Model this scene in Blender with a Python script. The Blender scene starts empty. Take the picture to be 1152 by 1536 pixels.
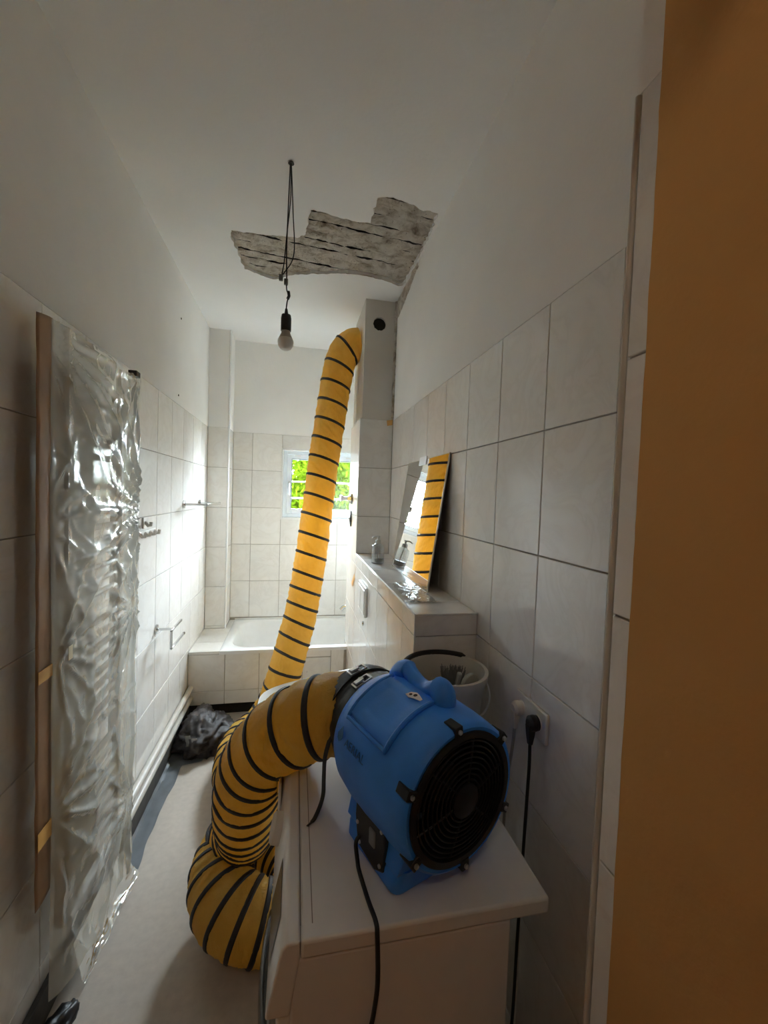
import bpy, bmesh, math, random
from math import sin, cos, pi, radians as rad
from mathutils import Vector, Matrix, noise
from mathutils.geometry import tessellate_polygon

random.seed(7)
S = bpy.context.scene
COL = S.collection

# ------------------------------------------------------------------ camera
H = 1.637
FILL_GLOW = 6.0  # strength of the added fill globe behind the camera
YAW, PITCH, ROLL, FPX = 0.2064, -0.0386, 0.0351, 629.19
fw = Vector((sin(YAW)*cos(PITCH), cos(YAW)*cos(PITCH), sin(PITCH)))
rt0 = Vector((cos(YAW), -sin(YAW), 0)); up0 = rt0.cross(fw)
rt = cos(ROLL)*rt0 + sin(ROLL)*up0
up = -sin(ROLL)*rt0 + cos(ROLL)*up0
cd = bpy.data.cameras.new('camera')
cam = bpy.data.objects.new('camera', cd); COL.objects.link(cam)
m = Matrix((rt, up, -fw)).transposed().to_4x4(); m.translation = (0, 0, H)
cam.matrix_world = m
cd.sensor_fit = 'VERTICAL'; cd.sensor_height = 36.0; cd.lens = FPX*36/1536
cd.clip_start = 0.02; cd.clip_end = 200
S.camera = cam

# ------------------------------------------------------------------ light, exposure
W = bpy.data.worlds.new('sky'); S.world = W; W.use_nodes = True
bg = W.node_tree.nodes['Background']
bg.inputs[0].default_value = (0.78, 0.89, 1.0, 1); bg.inputs[1].default_value = 165.0
pd = bpy.data.lights.new('window_portal', 'AREA'); pd.shape = 'RECTANGLE'; pd.size = .78; pd.size_y = .68
pd.cycles.is_portal = True
po = bpy.data.objects.new('window_portal', pd); COL.objects.link(po)
po.location = (.235, 4.2, 1.714); po.rotation_euler = (rad(-90), 0, 0)
vs = S.view_settings
vs.view_transform = 'Standard'; vs.look = 'None'; vs.gamma = 1.0; vs.exposure = 0.15; vs.use_curve_mapping = False
S.cycles.max_bounces = 24; S.cycles.diffuse_bounces = 16; S.cycles.glossy_bounces = 8
S.cycles.transparent_max_bounces = 16; S.cycles.caustics_reflective = False; S.cycles.caustics_refractive = False
S.cycles.use_denoising = True

# ------------------------------------------------------------------ materials
def nt(name):
    mm = bpy.data.materials.new(name); mm.use_nodes = True
    n = mm.node_tree; return mm, n, n.nodes['Principled BSDF']
def texco(n, kind='Object', scale=(1, 1, 1), rot=(0, 0, 0)):
    if kind == 'World':
        g = n.nodes.new('ShaderNodeNewGeometry'); src = g.outputs['Position']
    else:
        g = n.nodes.new('ShaderNodeTexCoord'); src = g.outputs[kind]
    mp = n.nodes.new('ShaderNodeMapping'); n.links.new(src, mp.inputs[0])
    mp.inputs['Scale'].default_value = scale; mp.inputs['Rotation'].default_value = rot
    return mp.outputs[0]
def noise_node(n, co, scale, detail=4, rough=.55, dist=0):
    t = n.nodes.new('ShaderNodeTexNoise'); n.links.new(co, t.inputs['Vector'])
    t.inputs['Scale'].default_value = scale; t.inputs['Detail'].default_value = detail
    t.inputs['Roughness'].default_value = rough; t.inputs['Distortion'].default_value = dist
    return t.outputs[0]
def ramp(n, fac, stops):
    r = n.nodes.new('ShaderNodeValToRGB'); n.links.new(fac, r.inputs[0])
    e = r.color_ramp.elements
    while len(e) < len(stops): e.new(.5)
    for q, (p, c) in zip(e, stops): q.position = p; q.color = (*c, 1)
    return r.outputs[0]
def bump(n, b, fac, strength, dist=.01):
    bp = n.nodes.new('ShaderNodeBump'); bp.inputs['Strength'].default_value = strength
    bp.inputs['Distance'].default_value = dist; n.links.new(fac, bp.inputs['Height'])
    n.links.new(bp.outputs[0], b.inputs['Normal'])
def simple(name, col, rough=.5, metal=0, var=.12, scale=20, bs=0, bscale=200, spec=.5, kind='World', coat=0):
    mm, n, b = nt(name)
    co = texco(n, kind)
    f = noise_node(n, co, scale)
    lo = tuple(max(0, c*(1-var)) for c in col); hi = tuple(min(1, c*(1+var)) for c in col)
    n.links.new(ramp(n, f, [(.3, lo), (.7, hi)]), b.inputs['Base Color'])
    b.inputs['Roughness'].default_value = rough; b.inputs['Metallic'].default_value = metal
    b.inputs['Specular IOR Level'].default_value = spec; b.inputs['Coat Weight'].default_value = coat
    if bs: bump(n, b, noise_node(n, co, bscale, 3), bs, .004)
    return mm

def tile_mat():
    mm, n, b = nt('marbled_tile')
    oi = n.nodes.new('ShaderNodeObjectInfo')
    g = n.nodes.new('ShaderNodeNewGeometry')
    add = n.nodes.new('ShaderNodeVectorMath'); add.operation = 'MULTIPLY_ADD'
    comb = n.nodes.new('ShaderNodeCombineXYZ')
    for k in range(3): n.links.new(oi.outputs['Random'], comb.inputs[k])
    n.links.new(comb.outputs[0], add.inputs[0]); add.inputs[1].default_value = (7, 13, 5)
    n.links.new(g.outputs['Position'], add.inputs[2])
    co = add.outputs[0]
    f = noise_node(n, co, 5.5, 7, .6, 1.4)
    c = ramp(n, f, [(.30, (.83, .82, .79)), (.46, (.80, .785, .752)), (.515, (.768, .75, .716)), (.56, (.81, .795, .765)), (.75, (.835, .828, .805))])
    hs = n.nodes.new('ShaderNodeHueSaturation'); n.links.new(c, hs.inputs['Color'])
    mr = n.nodes.new('ShaderNodeMapRange'); n.links.new(oi.outputs['Random'], mr.inputs[0])
    mr.inputs[3].default_value = .95; mr.inputs[4].default_value = 1.04
    n.links.new(mr.outputs[0], hs.inputs['Value'])
    n.links.new(hs.outputs[0], b.inputs['Base Color'])
    b.inputs['Roughness'].default_value = .13
    bump(n, b, noise_node(n, texco(n, 'World'), 9, 2), .06, .01)
    return mm
def plaster_mat(name, col, var=.05, stain=None):
    mm, n, b = nt(name)
    co = texco(n, 'World')
    f = noise_node(n, co, 1.7, 4)
    lo = tuple(c*(1-var) for c in col); hi = tuple(min(1, c*(1+var*.6)) for c in col)
    n.links.new(ramp(n, f, [(.3, lo), (.7, hi)]), b.inputs['Base Color'])
    b.inputs['Roughness'].default_value = .92; b.inputs['Specular IOR Level'].default_value = .15
    bump(n, b, noise_node(n, co, 60, 4), .18, .004)
    return mm
def rubble_mat():
    mm, n, b = nt('exposed_old_plaster')
    co = texco(n, 'World')
    f = noise_node(n, co, 14, 8, .65, .6)
    c = ramp(n, f, [(.28, (.20, .155, .115)), (.40, (.46, .395, .32)), (.52, (.66, .60, .52)), (.72, (.80, .76, .69))])
    v = n.nodes.new('ShaderNodeTexVoronoi'); n.links.new(co, v.inputs['Vector']); v.inputs['Scale'].default_value = 42
    sp = ramp(n, v.outputs['Distance'], [(.05, (.12, .09, .07)), (.16, (1, 1, 1))])
    mx = n.nodes.new('ShaderNodeMix'); mx.data_type = 'RGBA'; mx.blend_type = 'MULTIPLY'; mx.inputs[0].default_value = .75
    n.links.new(c, mx.inputs[6]); n.links.new(sp, mx.inputs[7])
    n.links.new(mx.outputs[2], b.inputs['Base Color'])
    b.inputs['Roughness'].default_value = .97; b.inputs['Specular IOR Level'].default_value = .1
    bump(n, b, noise_node(n, co, 70, 6, .7), .9, .02)
    return mm
def film_mat():
    mm, n, b = nt('clear_plastic_film')
    co = texco(n, 'World')
    b.inputs['Base Color'].default_value = (.86, .88, .84, 1)
    b.inputs['Roughness'].default_value = .25; b.inputs['Specular IOR Level'].default_value = .7
    nz = noise_node(n, co, 22, 4, .6, 1.2)
    bump(n, b, nz, .16, .008)
    tr = n.nodes.new('ShaderNodeBsdfTransparent'); tr.inputs[0].default_value = (.97, .97, .95, 1)
    gl = n.nodes.new('ShaderNodeBsdfGlossy'); gl.inputs[0].default_value = (1, 1, .97, 1); gl.inputs['Roughness'].default_value = .2
    bp = n.nodes['Bump']; n.links.new(bp.outputs[0], gl.inputs['Normal'])
    m1 = n.nodes.new('ShaderNodeMixShader'); m1.inputs[0].default_value = .38
    n.links.new(tr.outputs[0], m1.inputs[1]); n.links.new(b.outputs[0], m1.inputs[2])
    m2 = n.nodes.new('ShaderNodeMixShader')
    fr = n.nodes.new('ShaderNodeFresnel'); fr.inputs[0].default_value = 1.5; n.links.new(bp.outputs[0], fr.inputs['Normal'])
    mu = n.nodes.new('ShaderNodeMath'); mu.operation = 'MULTIPLY_ADD'; mu.inputs[1].default_value = .75; mu.inputs[2].default_value = .07
    n.links.new(fr.outputs[0], mu.inputs[0]); n.links.new(mu.outputs[0], m2.inputs[0])
    n.links.new(m1.outputs[0], m2.inputs[1]); n.links.new(gl.outputs[0], m2.inputs[2])
    n.links.new(m2.outputs[0], n.nodes['Material Output'].inputs[0])
    return mm
def glass_mat(name, tint, refl=.08, rough=.02, body=None):
    mm, n, b = nt(name)
    tr = n.nodes.new('ShaderNodeBsdfTransparent'); tr.inputs[0].default_value = (*tint, 1)
    gl = n.nodes.new('ShaderNodeBsdfGlossy'); gl.inputs['Roughness'].default_value = rough
    ms = n.nodes.new('ShaderNodeMixShader'); ms.inputs[0].default_value = refl
    n.links.new(tr.outputs[0], ms.inputs[1]); n.links.new(gl.outputs[0], ms.inputs[2])
    n.links.new(ms.outputs[0], n.nodes['Material Output'].inputs[0])
    return mm
def hose_mat():
    mm, n, b = nt('yellow_hose_fabric')
    co = texco(n, 'World')
    f = noise_node(n, co, 11, 5, .6, .8)
    n.links.new(ramp(n, f, [(.3, (.84, .50, .07)), (.55, (.94, .62, .12)), (.75, (.96, .69, .18))]), b.inputs['Base Color'])
    b.inputs['Roughness'].default_value = .42
    bump(n, b, noise_node(n, texco(n, 'World', rot=(0, .7, .5), scale=(1, 1, .35)), 38, 5, .65, 1.2), .8, .016)
    tl = n.nodes.new('ShaderNodeBsdfTranslucent'); tl.inputs[0].default_value = (.95, .62, .12, 1)
    ms = n.nodes.new('ShaderNodeMixShader'); ms.inputs[0].default_value = .46
    n.links.new(b.outputs[0], ms.inputs[1]); n.links.new(tl.outputs[0], ms.inputs[2])
    n.links.new(ms.outputs[0], n.nodes['Material Output'].inputs[0])
    return mm
def leaf_mat(name, a, c):
    mm, n, b = nt(name)
    f = noise_node(n, texco(n, 'World'), 5, 4)
    n.links.new(ramp(n, f, [(.3, a), (.7, c)]), b.inputs['Base Color'])
    b.inputs['Roughness'].default_value = .9; b.inputs['Specular IOR Level'].default_value = 0
    tl = n.nodes.new('ShaderNodeBsdfTranslucent'); tl.inputs[0].default_value = (*[min(1, q*1.2) for q in c], 1)
    ms = n.nodes.new('ShaderNodeMixShader'); ms.inputs[0].default_value = .4
    n.links.new(b.outputs[0], ms.inputs[1]); n.links.new(tl.outputs[0], ms.inputs[2])
    n.links.new(ms.outputs[0], n.nodes['Material Output'].inputs[0])
    return mm

MT = tile_mat()
MGROUT = simple('grout', (.40, .37, .33), .9, var=.1, spec=.1)
MPL = plaster_mat('white_wall_paint', (.875, .87, .855))
MCEIL = plaster_mat('white_ceiling_paint', (.875, .873, .865), .04)
MORANGE = plaster_mat('orange_wall_paint', (.58, .315, .11), .08)
MRUB = rubble_mat()
MFLOOR = simple('beige_vinyl_floor', (.50, .445, .38), .68, var=.07, scale=35, bs=.08, bscale=350)
MWHITE = simple('white_enamel', (.80, .80, .79), .22, var=.02)
MPLASTW = simple('white_plastic', (.72, .72, .70), .4, var=.03)
MTUB = simple('tub_enamel', (.82, .83, .83), .1, var=.02)
MFRAME = simple('window_frame_white', (.78, .83, .88), .35, var=.02)
MPIPE = simple('cream_pipe_paint', (.60, .57, .51), .4, var=.05)
MCHROME = simple('chrome', (.62, .62, .61), .16, 1, var=.05)
MSILVER = simple('steel', (.66, .66, .66), .3, 1, var=.06)
MBLACK = simple('black_plastic', (.012, .012, .013), .45, var=.3)
MRUBBER = simple('black_cable', (.010, .010, .010), .5, var=.3)
MDARK = simple('dark_void', (.02, .017, .014), .9, var=.3)
MBLUE = simple('blue_moulded_plastic', (.035, .26, .90), .42, var=.10, scale=9, bs=.10, bscale=260)
MBLUED = simple('embossed_blue_letters', (.020, .125, .40), .5, var=.1)
MHOSE = hose_mat()
MBAND = simple('black_hose_band', (.016, .012, .012), .55, var=.3)
MCOLLAR = simple('black_collar_fabric', (.018, .017, .018), .38, var=.4, scale=30, bs=.5, bscale=40)
MFILM = film_mat()
MTAPE = simple('brown_paper_tape', (.34, .21, .12), .6, var=.12, scale=14)
MTAPEO = simple('ochre_tape', (.62, .34, .09), .5, var=.12)
MTAPEB = simple('beige_tape', (.62, .55, .38), .5, var=.1)
MMIRROR = simple('mirror_silver', (.93, .94, .93), .012, 1, var=.004)
MMIRB = simple('mirror_back', (.06, .06, .055), .7)
MEDGE = simple('mirror_edge', (.75, .74, .62), .2, var=.05)
MGLASS = glass_mat('window_glass', (.97, .985, .98), .06)
MCLEAR = glass_mat('clear_bottle_plastic', (.80, .82, .83), .22, .12)
MBAG = simple('black_bin_bag', (.050, .043, .043), .55, var=.4, scale=12, bs=.5, bscale=30)
MSHEET = simple('grey_floor_film', (.17, .185, .20), .35, var=.15, scale=10)
MBASE = simple('dark_skirting', (.06, .055, .05), .7, var=.3)
MBUCK = simple('bucket_white', (.62, .60, .54), .45, var=.05)
MGREY = simple('grey_tool_plastic', (.20, .20, .19), .6, var=.2)
MGREYL = simple('light_grey_tool', (.36, .36, .34), .55, var=.15)
MDISP = simple('dark_display_glass', (.035, .04, .04), .15, var=.1)
MSTICK = simple('white_sticker', (.82, .82, .84), .5, var=.03)
MBULB = simple('opal_bulb', (.74, .72, .68), .3, var=.02)
MBULBC = simple('bulb_collar', (.42, .39, .36), .4, var=.03)
MRAD = simple('white_radiator', (.66, .65, .62), .35, var=.03)
MTOOTH = simple('hook_white', (.70, .66, .60), .5, var=.04)
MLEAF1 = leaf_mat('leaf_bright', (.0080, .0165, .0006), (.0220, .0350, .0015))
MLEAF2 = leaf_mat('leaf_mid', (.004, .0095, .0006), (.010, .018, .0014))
MBARK = simple('bark', (.16, .12, .08), .9, var=.3)
MGRASS = simple('outdoor_ground', (.012, .016, .005), .95, var=.3, scale=3)
MFACADE = plaster_mat('facade_render', (.5, .48, .44))

# ------------------------------------------------------------------ mesh helpers
class MB:
    def __init__(s): s.v = []; s.f = []
    def add(s, vs_, fs_):
        o = len(s.v); s.v += [tuple(q) for q in vs_]; s.f += [tuple(i+o for i in q) for q in fs_]; return s
    def box(s, lo, hi, mat=None):
        x0, y0, z0 = lo; x1, y1, z1 = hi
        vs_ = [Vector(q) for q in ((x0, y0, z0), (x1, y0, z0), (x1, y1, z0), (x0, y1, z0), (x0, y0, z1), (x1, y0, z1), (x1, y1, z1), (x0, y1, z1))]
        if mat is not None: vs_ = [mat @ q for q in vs_]
        return s.add(vs_, [(0, 3, 2, 1), (4, 5, 6, 7), (0, 1, 5, 4), (1, 2, 6, 5), (2, 3, 7, 6), (3, 0, 4, 7)])
    def tube(s, pts, r, n=10, caps=True, rx=1.0):
        pts = [Vector(p) for p in pts]; N = len(pts)
        rr = r if isinstance(r, (list, tuple)) else [r]*N
        fr = frames(pts); vs_ = []
        for p, (t, a, b), q in zip(pts, fr, rr):
            for k in range(n):
                an = 2*pi*k/n; vs_.append(p + a*(q*cos(an)*rx) + b*(q*sin(an)))
        fs_ = []
        for i in range(N-1):
            for k in range(n):
                k2 = (k+1) % n; fs_.append((i*n+k, i*n+k2, (i+1)*n+k2, (i+1)*n+k))
        if caps: fs_.append(tuple(range(n-1, -1, -1))); fs_.append(tuple((N-1)*n+k for k in range(n)))
        return s.add(vs_, fs_)
    def lathe(s, prof, mat=None, n=32, caps=True):
        vs_ = []; fs_ = []
        for (r, z) in prof:
            for k in range(n):
                an = 2*pi*k/n; q = Vector((r*cos(an), r*sin(an), z)); vs_.append(mat @ q if mat is not None else q)
        for i in range(len(prof)-1):
            for k in range(n):
                k2 = (k+1) % n; fs_.append((i*n+k, i*n+k2, (i+1)*n+k2, (i+1)*n+k))
        if caps:
            fs_.append(tuple(range(n-1, -1, -1))); fs_.append(tuple((len(prof)-1)*n+k for k in range(n)))
        return s.add(vs_, fs_)
    def prism(s, poly, d, mat=None):          # poly in local xy, extruded by d along local z
        n = len(poly); vs_ = [Vector((x, y, 0)) for x, y in poly]+[Vector((x, y, d)) for x, y in poly]
        if mat is not None: vs_ = [mat @ q for q in vs_]
        fs_ = [tuple(range(n-1, -1, -1)), tuple(range(n, 2*n))]
        for i in range(n): j = (i+1) % n; fs_.append((i, j, n+j, n+i))
        return s.add(vs_, fs_)
    def loft(s, loops, caps=True):
        n = len(loops[0]); vs_ = [q for l in loops for q in l]; fs_ = []
        for i in range(len(loops)-1):
            for k in range(n):
                k2 = (k+1) % n; fs_.append((i*n+k, i*n+k2, (i+1)*n+k2, (i+1)*n+k))
        if caps: fs_.append(tuple(range(n-1, -1, -1))); fs_.append(tuple((len(loops)-1)*n+k for k in range(n)))
        return s.add(vs_, fs_)
    def grid(s, rows, wrap=False):
        m_ = len(rows[0]); vs_ = [q for r_ in rows for q in r_]; fs_ = []
        for i in range(len(rows)-1):
            for k in range(m_ if wrap else m_-1):
                k2 = (k+1) % m_; fs_.append((i*m_+k, i*m_+k2, (i+1)*m_+k2, (i+1)*m_+k))
        return s.add(vs_, fs_)
    def mesh(s, name, mat, smooth=False, ang=35):
        me = bpy.data.meshes.new(name); me.from_pydata(s.v, [], s.f); me.update()
        bm = bmesh.new(); bm.from_mesh(me); bmesh.ops.recalc_face_normals(bm, faces=bm.faces[:]); bm.to_mesh(me); bm.free()
        me.materials.append(mat)
        if smooth:
            me.polygons.foreach_set('use_smooth', [True]*len(me.polygons)); me.set_sharp_from_angle(angle=rad(ang))
        return me
    def build(s, name, mat, parent=None, smooth=False, bevel=0, ang=35, sub=0):
        return obj(name, s.mesh(name, mat, smooth, ang), parent, bevel, sub)
def frames(pts):
    N = len(pts); T = []
    for i in range(N):
        t = pts[min(i+1, N-1)]-pts[max(i-1, 0)]; T.append(t.normalized())
    a = T[0].orthogonal().normalized(); out = []
    for t in T:
        a = (a - t*a.dot(t)).normalized(); out.append((t, a, t.cross(a)))
    return out
def spline(pts, per=10):
    P = [Vector(p) for p in pts]; P = [2*P[0]-P[1]]+P+[2*P[-1]-P[-2]]; out = []
    for i in range(1, len(P)-2):
        for k in range(per):
            t = k/per; a, b, c, d = P[i-1], P[i], P[i+1], P[i+2]
            out.append(.5*((2*b)+(c-a)*t+(2*a-5*b+4*c-d)*t*t+(3*b-a-3*c+d)*t**3))
    out.append(P[-2]); return out
WM = {}
def adopt(o, p):
    o.parent = p; o.matrix_parent_inverse = WM[p.name].inverted()
def obj(name, me, parent=None, bevel=0, sub=0):
    o = bpy.data.objects.new(name, me); COL.objects.link(o); WM[o.name] = Matrix.Identity(4)
    if parent is not None: adopt(o, parent)
    if bevel:
        b = o.modifiers.new('bevel', 'BEVEL'); b.width = bevel; b.segments = 3; b.limit_method = 'ANGLE'; b.angle_limit = rad(40)
        me.polygons.foreach_set('use_smooth', [True]*len(me.polygons)); me.set_sharp_from_angle(angle=rad(40))
    if sub:
        q = o.modifiers.new('sub', 'SUBSURF'); q.levels = sub; q.render_levels = sub
    return o
def tag(o, label=None, cat=None, group=None, kind=None):
    for k, v in (('label', label), ('category', cat), ('group', group), ('kind', kind)):
        if v: o[k] = v
    return o
def thing(name, loc, label, cat, group=None):
    o = bpy.data.objects.new(name, None); COL.objects.link(o); o.location = loc; o.empty_display_size = .05
    WM[o.name] = Matrix.Translation(loc)
    return tag(o, label, cat, group)
def struct(name, mb, mat, label, cat):
    return tag(mb.build(name, mat), label, cat, kind='structure')

# ------------------------------------------------------------------ room constants (metres)
XL, XR, YB, YC = -.7235, .6304, 3.9047, 3.6717
ZC, ZT, RH, TW = 2.945, 2.1525, .33, .2568
XS, YSH, YP, ZL, YSE = .403, 2.813, 1.351, 1.239, 3.275
YT, ZRIM = 3.1415, .481
YR0, YL0, XB0 = .9992, 1.392, -.3938
XJ, YJ = .408, .477
Y0 = .10
ROWS = [ZT-RH*k for k in range(7)]+[0.0]
ROWS = sorted(z for z in ROWS if z >= 0)
GAP = .0034; TH = .007
tile_cache = {}
def tile(parent, o, u, v, w, h):
    """one tile: o = lower-left corner on the face plane, u / v unit vectors in the plane"""
    w -= GAP; h -= GAP
    if w < .006 or h < .006: return
    key = (round(w, 4), round(h, 4))
    if key not in tile_cache:
        e = .0012; mb = MB()
        mb.add([(0, 0, -TH), (w, 0, -TH), (w, h, -TH), (0, h, -TH), (0, 0, -e), (w, 0, -e), (w, h, -e), (0, h, -e), (e, e, 0), (w-e, e, 0), (w-e, h-e, 0), (e, h-e, 0)],
               [(0, 1, 5, 4), (1, 2, 6, 5), (2, 3, 7, 6), (3, 0, 4, 7), (4, 5, 9, 8), (5, 6, 10, 9), (6, 7, 11, 10), (7, 4, 8, 11), (8, 9, 10, 11)])
        tile_cache[key] = mb.mesh('tile', MT)
    u = Vector(u); v = Vector(v); n_ = u.cross(v)
    M = Matrix((u, v, n_)).transposed().to_4x4(); M.translation = Vector(o)+(u+v)*(GAP/2)+n_*random.uniform(-.0004, .0004)
    t = bpy.data.objects.new('tile', tile_cache[key]); COL.objects.link(t); WM[t.name] = Matrix.Identity(4)
    adopt(t, parent); t.matrix_basis = M
def cuts(a, b, ph, st):
    k = math.ceil((a-ph)/st+1e-6); out = [a]
    while ph+k*st < b-1e-6: out.append(ph+k*st); k += 1
    return out+[b]
def wall_tiles(parent, org, u, us, zs, hole=None):
    for a, b in zip(us, us[1:]):
        for c, d in zip(zs, zs[1:]):
            rects = [(a, b, c, d)]
            if hole:
                h0, h1, g0, g1 = hole
                if b > h0+1e-4 and a < h1-1e-4 and d > g0+1e-4 and c < g1-1e-4:
                    rects = []
                    if c < g0-1e-3: rects.append((a, b, c, g0))
                    if d > g1+1e-3: rects.append((a, b, g1, d))
                    cc, dd = max(c, g0), min(d, g1)
                    if a < h0-1e-3: rects.append((a, h0, cc, dd))
                    if b > h1+1e-3: rects.append((h1, b, cc, dd))
            for (p, q, r_, s_) in rects:
                tile(parent, Vector(org)+Vector(u)*p+Vector((0, 0, r_)), u, (0, 0, 1), q-p, s_-r_)

# ------------------------------------------------------------------ floor, walls
struct('floor', MB().box((XL-.05, .2, -.12), (XR+.05, YB+.05, 0)), MFLOOR, 'worn beige grey vinyl floor of the bathroom', 'floor')
tt = TH-.001
wl = struct('wall_left', MB().box((XL-.15, .25, 0), (XL-tt, YB+.25, ZC+.2)), MGROUT, 'left bathroom wall, marbled tiles below white plaster', 'wall')
wall_tiles(wl, (XL, 0, 0), (0, 1, 0), cuts(.36, YC, YL0, TW), ROWS)
MB().box((XL-.01, .38, ZT), (XL-.0015, YB, ZC)).build('plaster', MPL, wl)
for (y, z) in ((2.834, 2.683), (2.802, 2.208)):
    MB().lathe([(.006, 0), (.006, .004), (.002, .004)], Matrix.Translation((XL-.003, y, z)) @ Matrix.Rotation(rad(90), 4, 'Y'), 10).build('drill_hole', MDARK, wl)

wr = struct('wall_right', MB().box((XR+tt, YJ-.06, 0), (XR+.2, YB+.25, ZC+.2)), MGROUT, 'right bathroom wall, marbled tiles below white plaster', 'wall')
wall_tiles(wr, (XR, 0, 0), (0, -1, 0), [-q for q in reversed(cuts(YJ, YSH, YR0, TW))], ROWS)
wall_tiles(wr, (XR, 0, 0), (0, -1, 0), [-q for q in reversed(cuts(YSE, YB, YR0, TW))], [z for z in ROWS if z > .4])
MB().box((XR+.0015, YJ-.05, ZT), (XR+.01, YB, ZC)).build('plaster', MPL, wr)

WIN = (-.137, .607, 1.397, 2.031)
wbk = MB()
x0, x1, z0, z1 = WIN
yb = YB+tt
for lo, hi in (((XL-.1, yb, 0), (x0, yb+.24, ZC+.2)), ((x1, yb, 0), (XR+.1, yb+.24, ZC+.2)), ((x0, yb, 0), (x1, yb+.24, z0)), ((x0, yb, z1), (x1, yb+.24, ZC+.2))):
    wbk.box(lo, hi)
wb = struct('wall_back', wbk, MGROUT, 'window wall behind the bathtub, marbled tiles below white plaster', 'wall')
wall_tiles(wb, (0, YB, 0), (1, 0, 0), cuts(-.557, XR, XB0, TW), [.498]+[z for z in ROWS if z > .5], WIN)
MB().box((XL, YB+.0015, ZT), (XR, YB+.01, ZC)).build('plaster', MPL, wb)
rev = MB()
for lo, hi in (((x0-.001, YB-.004, z0-.006), (x0+.012, yb+.2, z1+.006)), ((x1-.012, YB-.004, z0-.006), (x1+.001, yb+.2, z1+.006)), ((x0, YB-.006, z0-.006), (x1, yb+.2, z0+.012)), ((x0, YB-.004, z1-.012), (x1, yb+.2, z1+.006))):
    rev.box(lo, hi)
rev.build('window_reveal', MWHITE, wb)

struct('wall_hall', MB().box((-1.6, -2.0, 0), (1.6, -1.88, ZC+.2)), MORANGE, 'orange hall wall behind the doorway', 'wall')
struct('wall_hall_left', MB().box((-1.6, -2.0, 0), (-1.48, .42, ZC+.2)), MORANGE, 'left orange hall wall outside the bathroom', 'wall')
struct('wall_hall_right', MB().box((1.48, -2.0, 0), (1.6, .1, ZC+.2)), MORANGE, 'orange hall wall right of the doorway', 'wall')
struct('wall_door_shade', MB().box((-1.6, .22, 0), (-.42, .40, ZC+.2)).box((-.42, .22, 2.20), (XJ, .40, ZC+.2)), MORANGE, 'unseen orange door jamb and lintel set to shade the left wall and ceiling', 'wall')  # unseen jamb and lintel, shaped to keep the globe's glow off wall and ceiling
struct('floor_hall', MB().box((-1.6, -2.0, -.12), (1.6, .2, 0)), MFLOOR, 'beige floor of the hall', 'floor')
# added fill light: unseen glowing globe on a rod, brightens camera-facing surfaces
hlm = thing('fill_globe', (-.16, -.30, ZC), 'added glowing fill globe in the hall behind the camera, out of view', 'lamp')
MB().lathe([(.05, ZC), (.05, ZC-.02), (.008, ZC-.025), (.008, ZC-.32)], Matrix.Translation((-.16, -.30, 0)), 20).build('rod', MWHITE, hlm, True)
gm, gn, gb_ = nt('fill_glass'); gb_.inputs['Base Color'].default_value = (.8, .78, .74, 1)
gb_.inputs['Emission Color'].default_value = (1, .84, .66, 1); gb_.inputs['Emission Strength'].default_value = FILL_GLOW
MB().lathe([(.03, ZC-.31)]+[(.13*sin(rad(q)), ZC-.44+.13*cos(rad(q))) for q in range(15, 181, 11)], Matrix.Translation((-.16, -.30, 0)), 28, caps=False).build('globe', gm, hlm, True)

# column in the back-left corner
XCR = -.557
wc = struct('wall_column', MB().box((XL, YC+tt, ZRIM-.01), (XCR-tt, YB+.01, ZC)), MGROUT, 'boxed tiled column in the corner above the tub ledge', 'wall')
wall_tiles(wc, (0, YC, 0), (1, 0, 0), [XL, XCR], [ZRIM]+[z for z in ROWS if z > .5])
wall_tiles(wc, (XCR, 0, 0), (0, 1, 0), [YC+.008, YB], [ZRIM]+[z for z in ROWS if z > .5])
MB().box((XL, YC+.002, ZT), (XCR-.002, YB, ZC)).build('plaster', MPL, wc)
MB().tube([(XCR-.003, YC+.003, ZRIM), (XCR-.003, YC+.003, ZC)], .0085, 12).build('corner_trim', MWHITE, wc, True)

# service shaft and low cistern wall on the right
ws = struct('wall_shaft', MB().box((XS+tt, YSH+tt, 0), (XR+.05, YSE-tt, ZT)), MGROUT, 'service shaft, tiled below, bare grey plaster above with a round hole', 'wall')
wall_tiles(ws, (0, YSH, 0), (1, 0, 0), [XS, XR], [ZL]+[z for z in ROWS if z > ZL])
wall_tiles(ws, (XS, 0, 0), (0, -1, 0), [-YSE, -3.06, -YSH], [0]+[z for z in ROWS if z > 0])
wall_tiles(ws, (0, YSE, 0), (-1, 0, 0), [-XR, -XS], [z for z in ROWS if z > .4])
XS2, YS2 = XS+.014, YSH+.006
sh = MB()       # plaster front with round hole
hc, hr = Vector((.516, 0, 2.789)), .044
outer = [Vector((XS2, 0, ZT)), Vector((XR+.01, 0, ZT)), Vector((XR+.01, 0, ZC)), Vector((XS2, 0, ZC))]
inner = [hc+Vector((cos(2*pi*k/28), 0, sin(2*pi*k/28)))*(hr*(1+.05*sin(k*2.3))) for k in range(28)]
def flat_with_hole(mb, outer, inner, mapf, n0, n1):
    """front sheet at offset n0, hole walls running to n1"""
    tri = tessellate_polygon([[Vector((p.x, p.z if mapf == 'xz' else p.y, 0)) for p in outer], [Vector((p.x, p.z if mapf == 'xz' else p.y, 0)) for p in inner]])
    pts = outer+inner
    P = (lambda p, n: (p.x, n, p.z)) if mapf == 'xz' else (lambda p, n: (p.x, p.y, n))
    mb.add([P(p, n0) for p in pts], [tuple(t) for t in tri])
    k = len(inner)
    mb.add([P(p, n0) for p in inner]+[P(p, n1) for p in inner], [(i, (i+1) % k, k+(i+1) % k, k+i) for i in range(k)])
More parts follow.
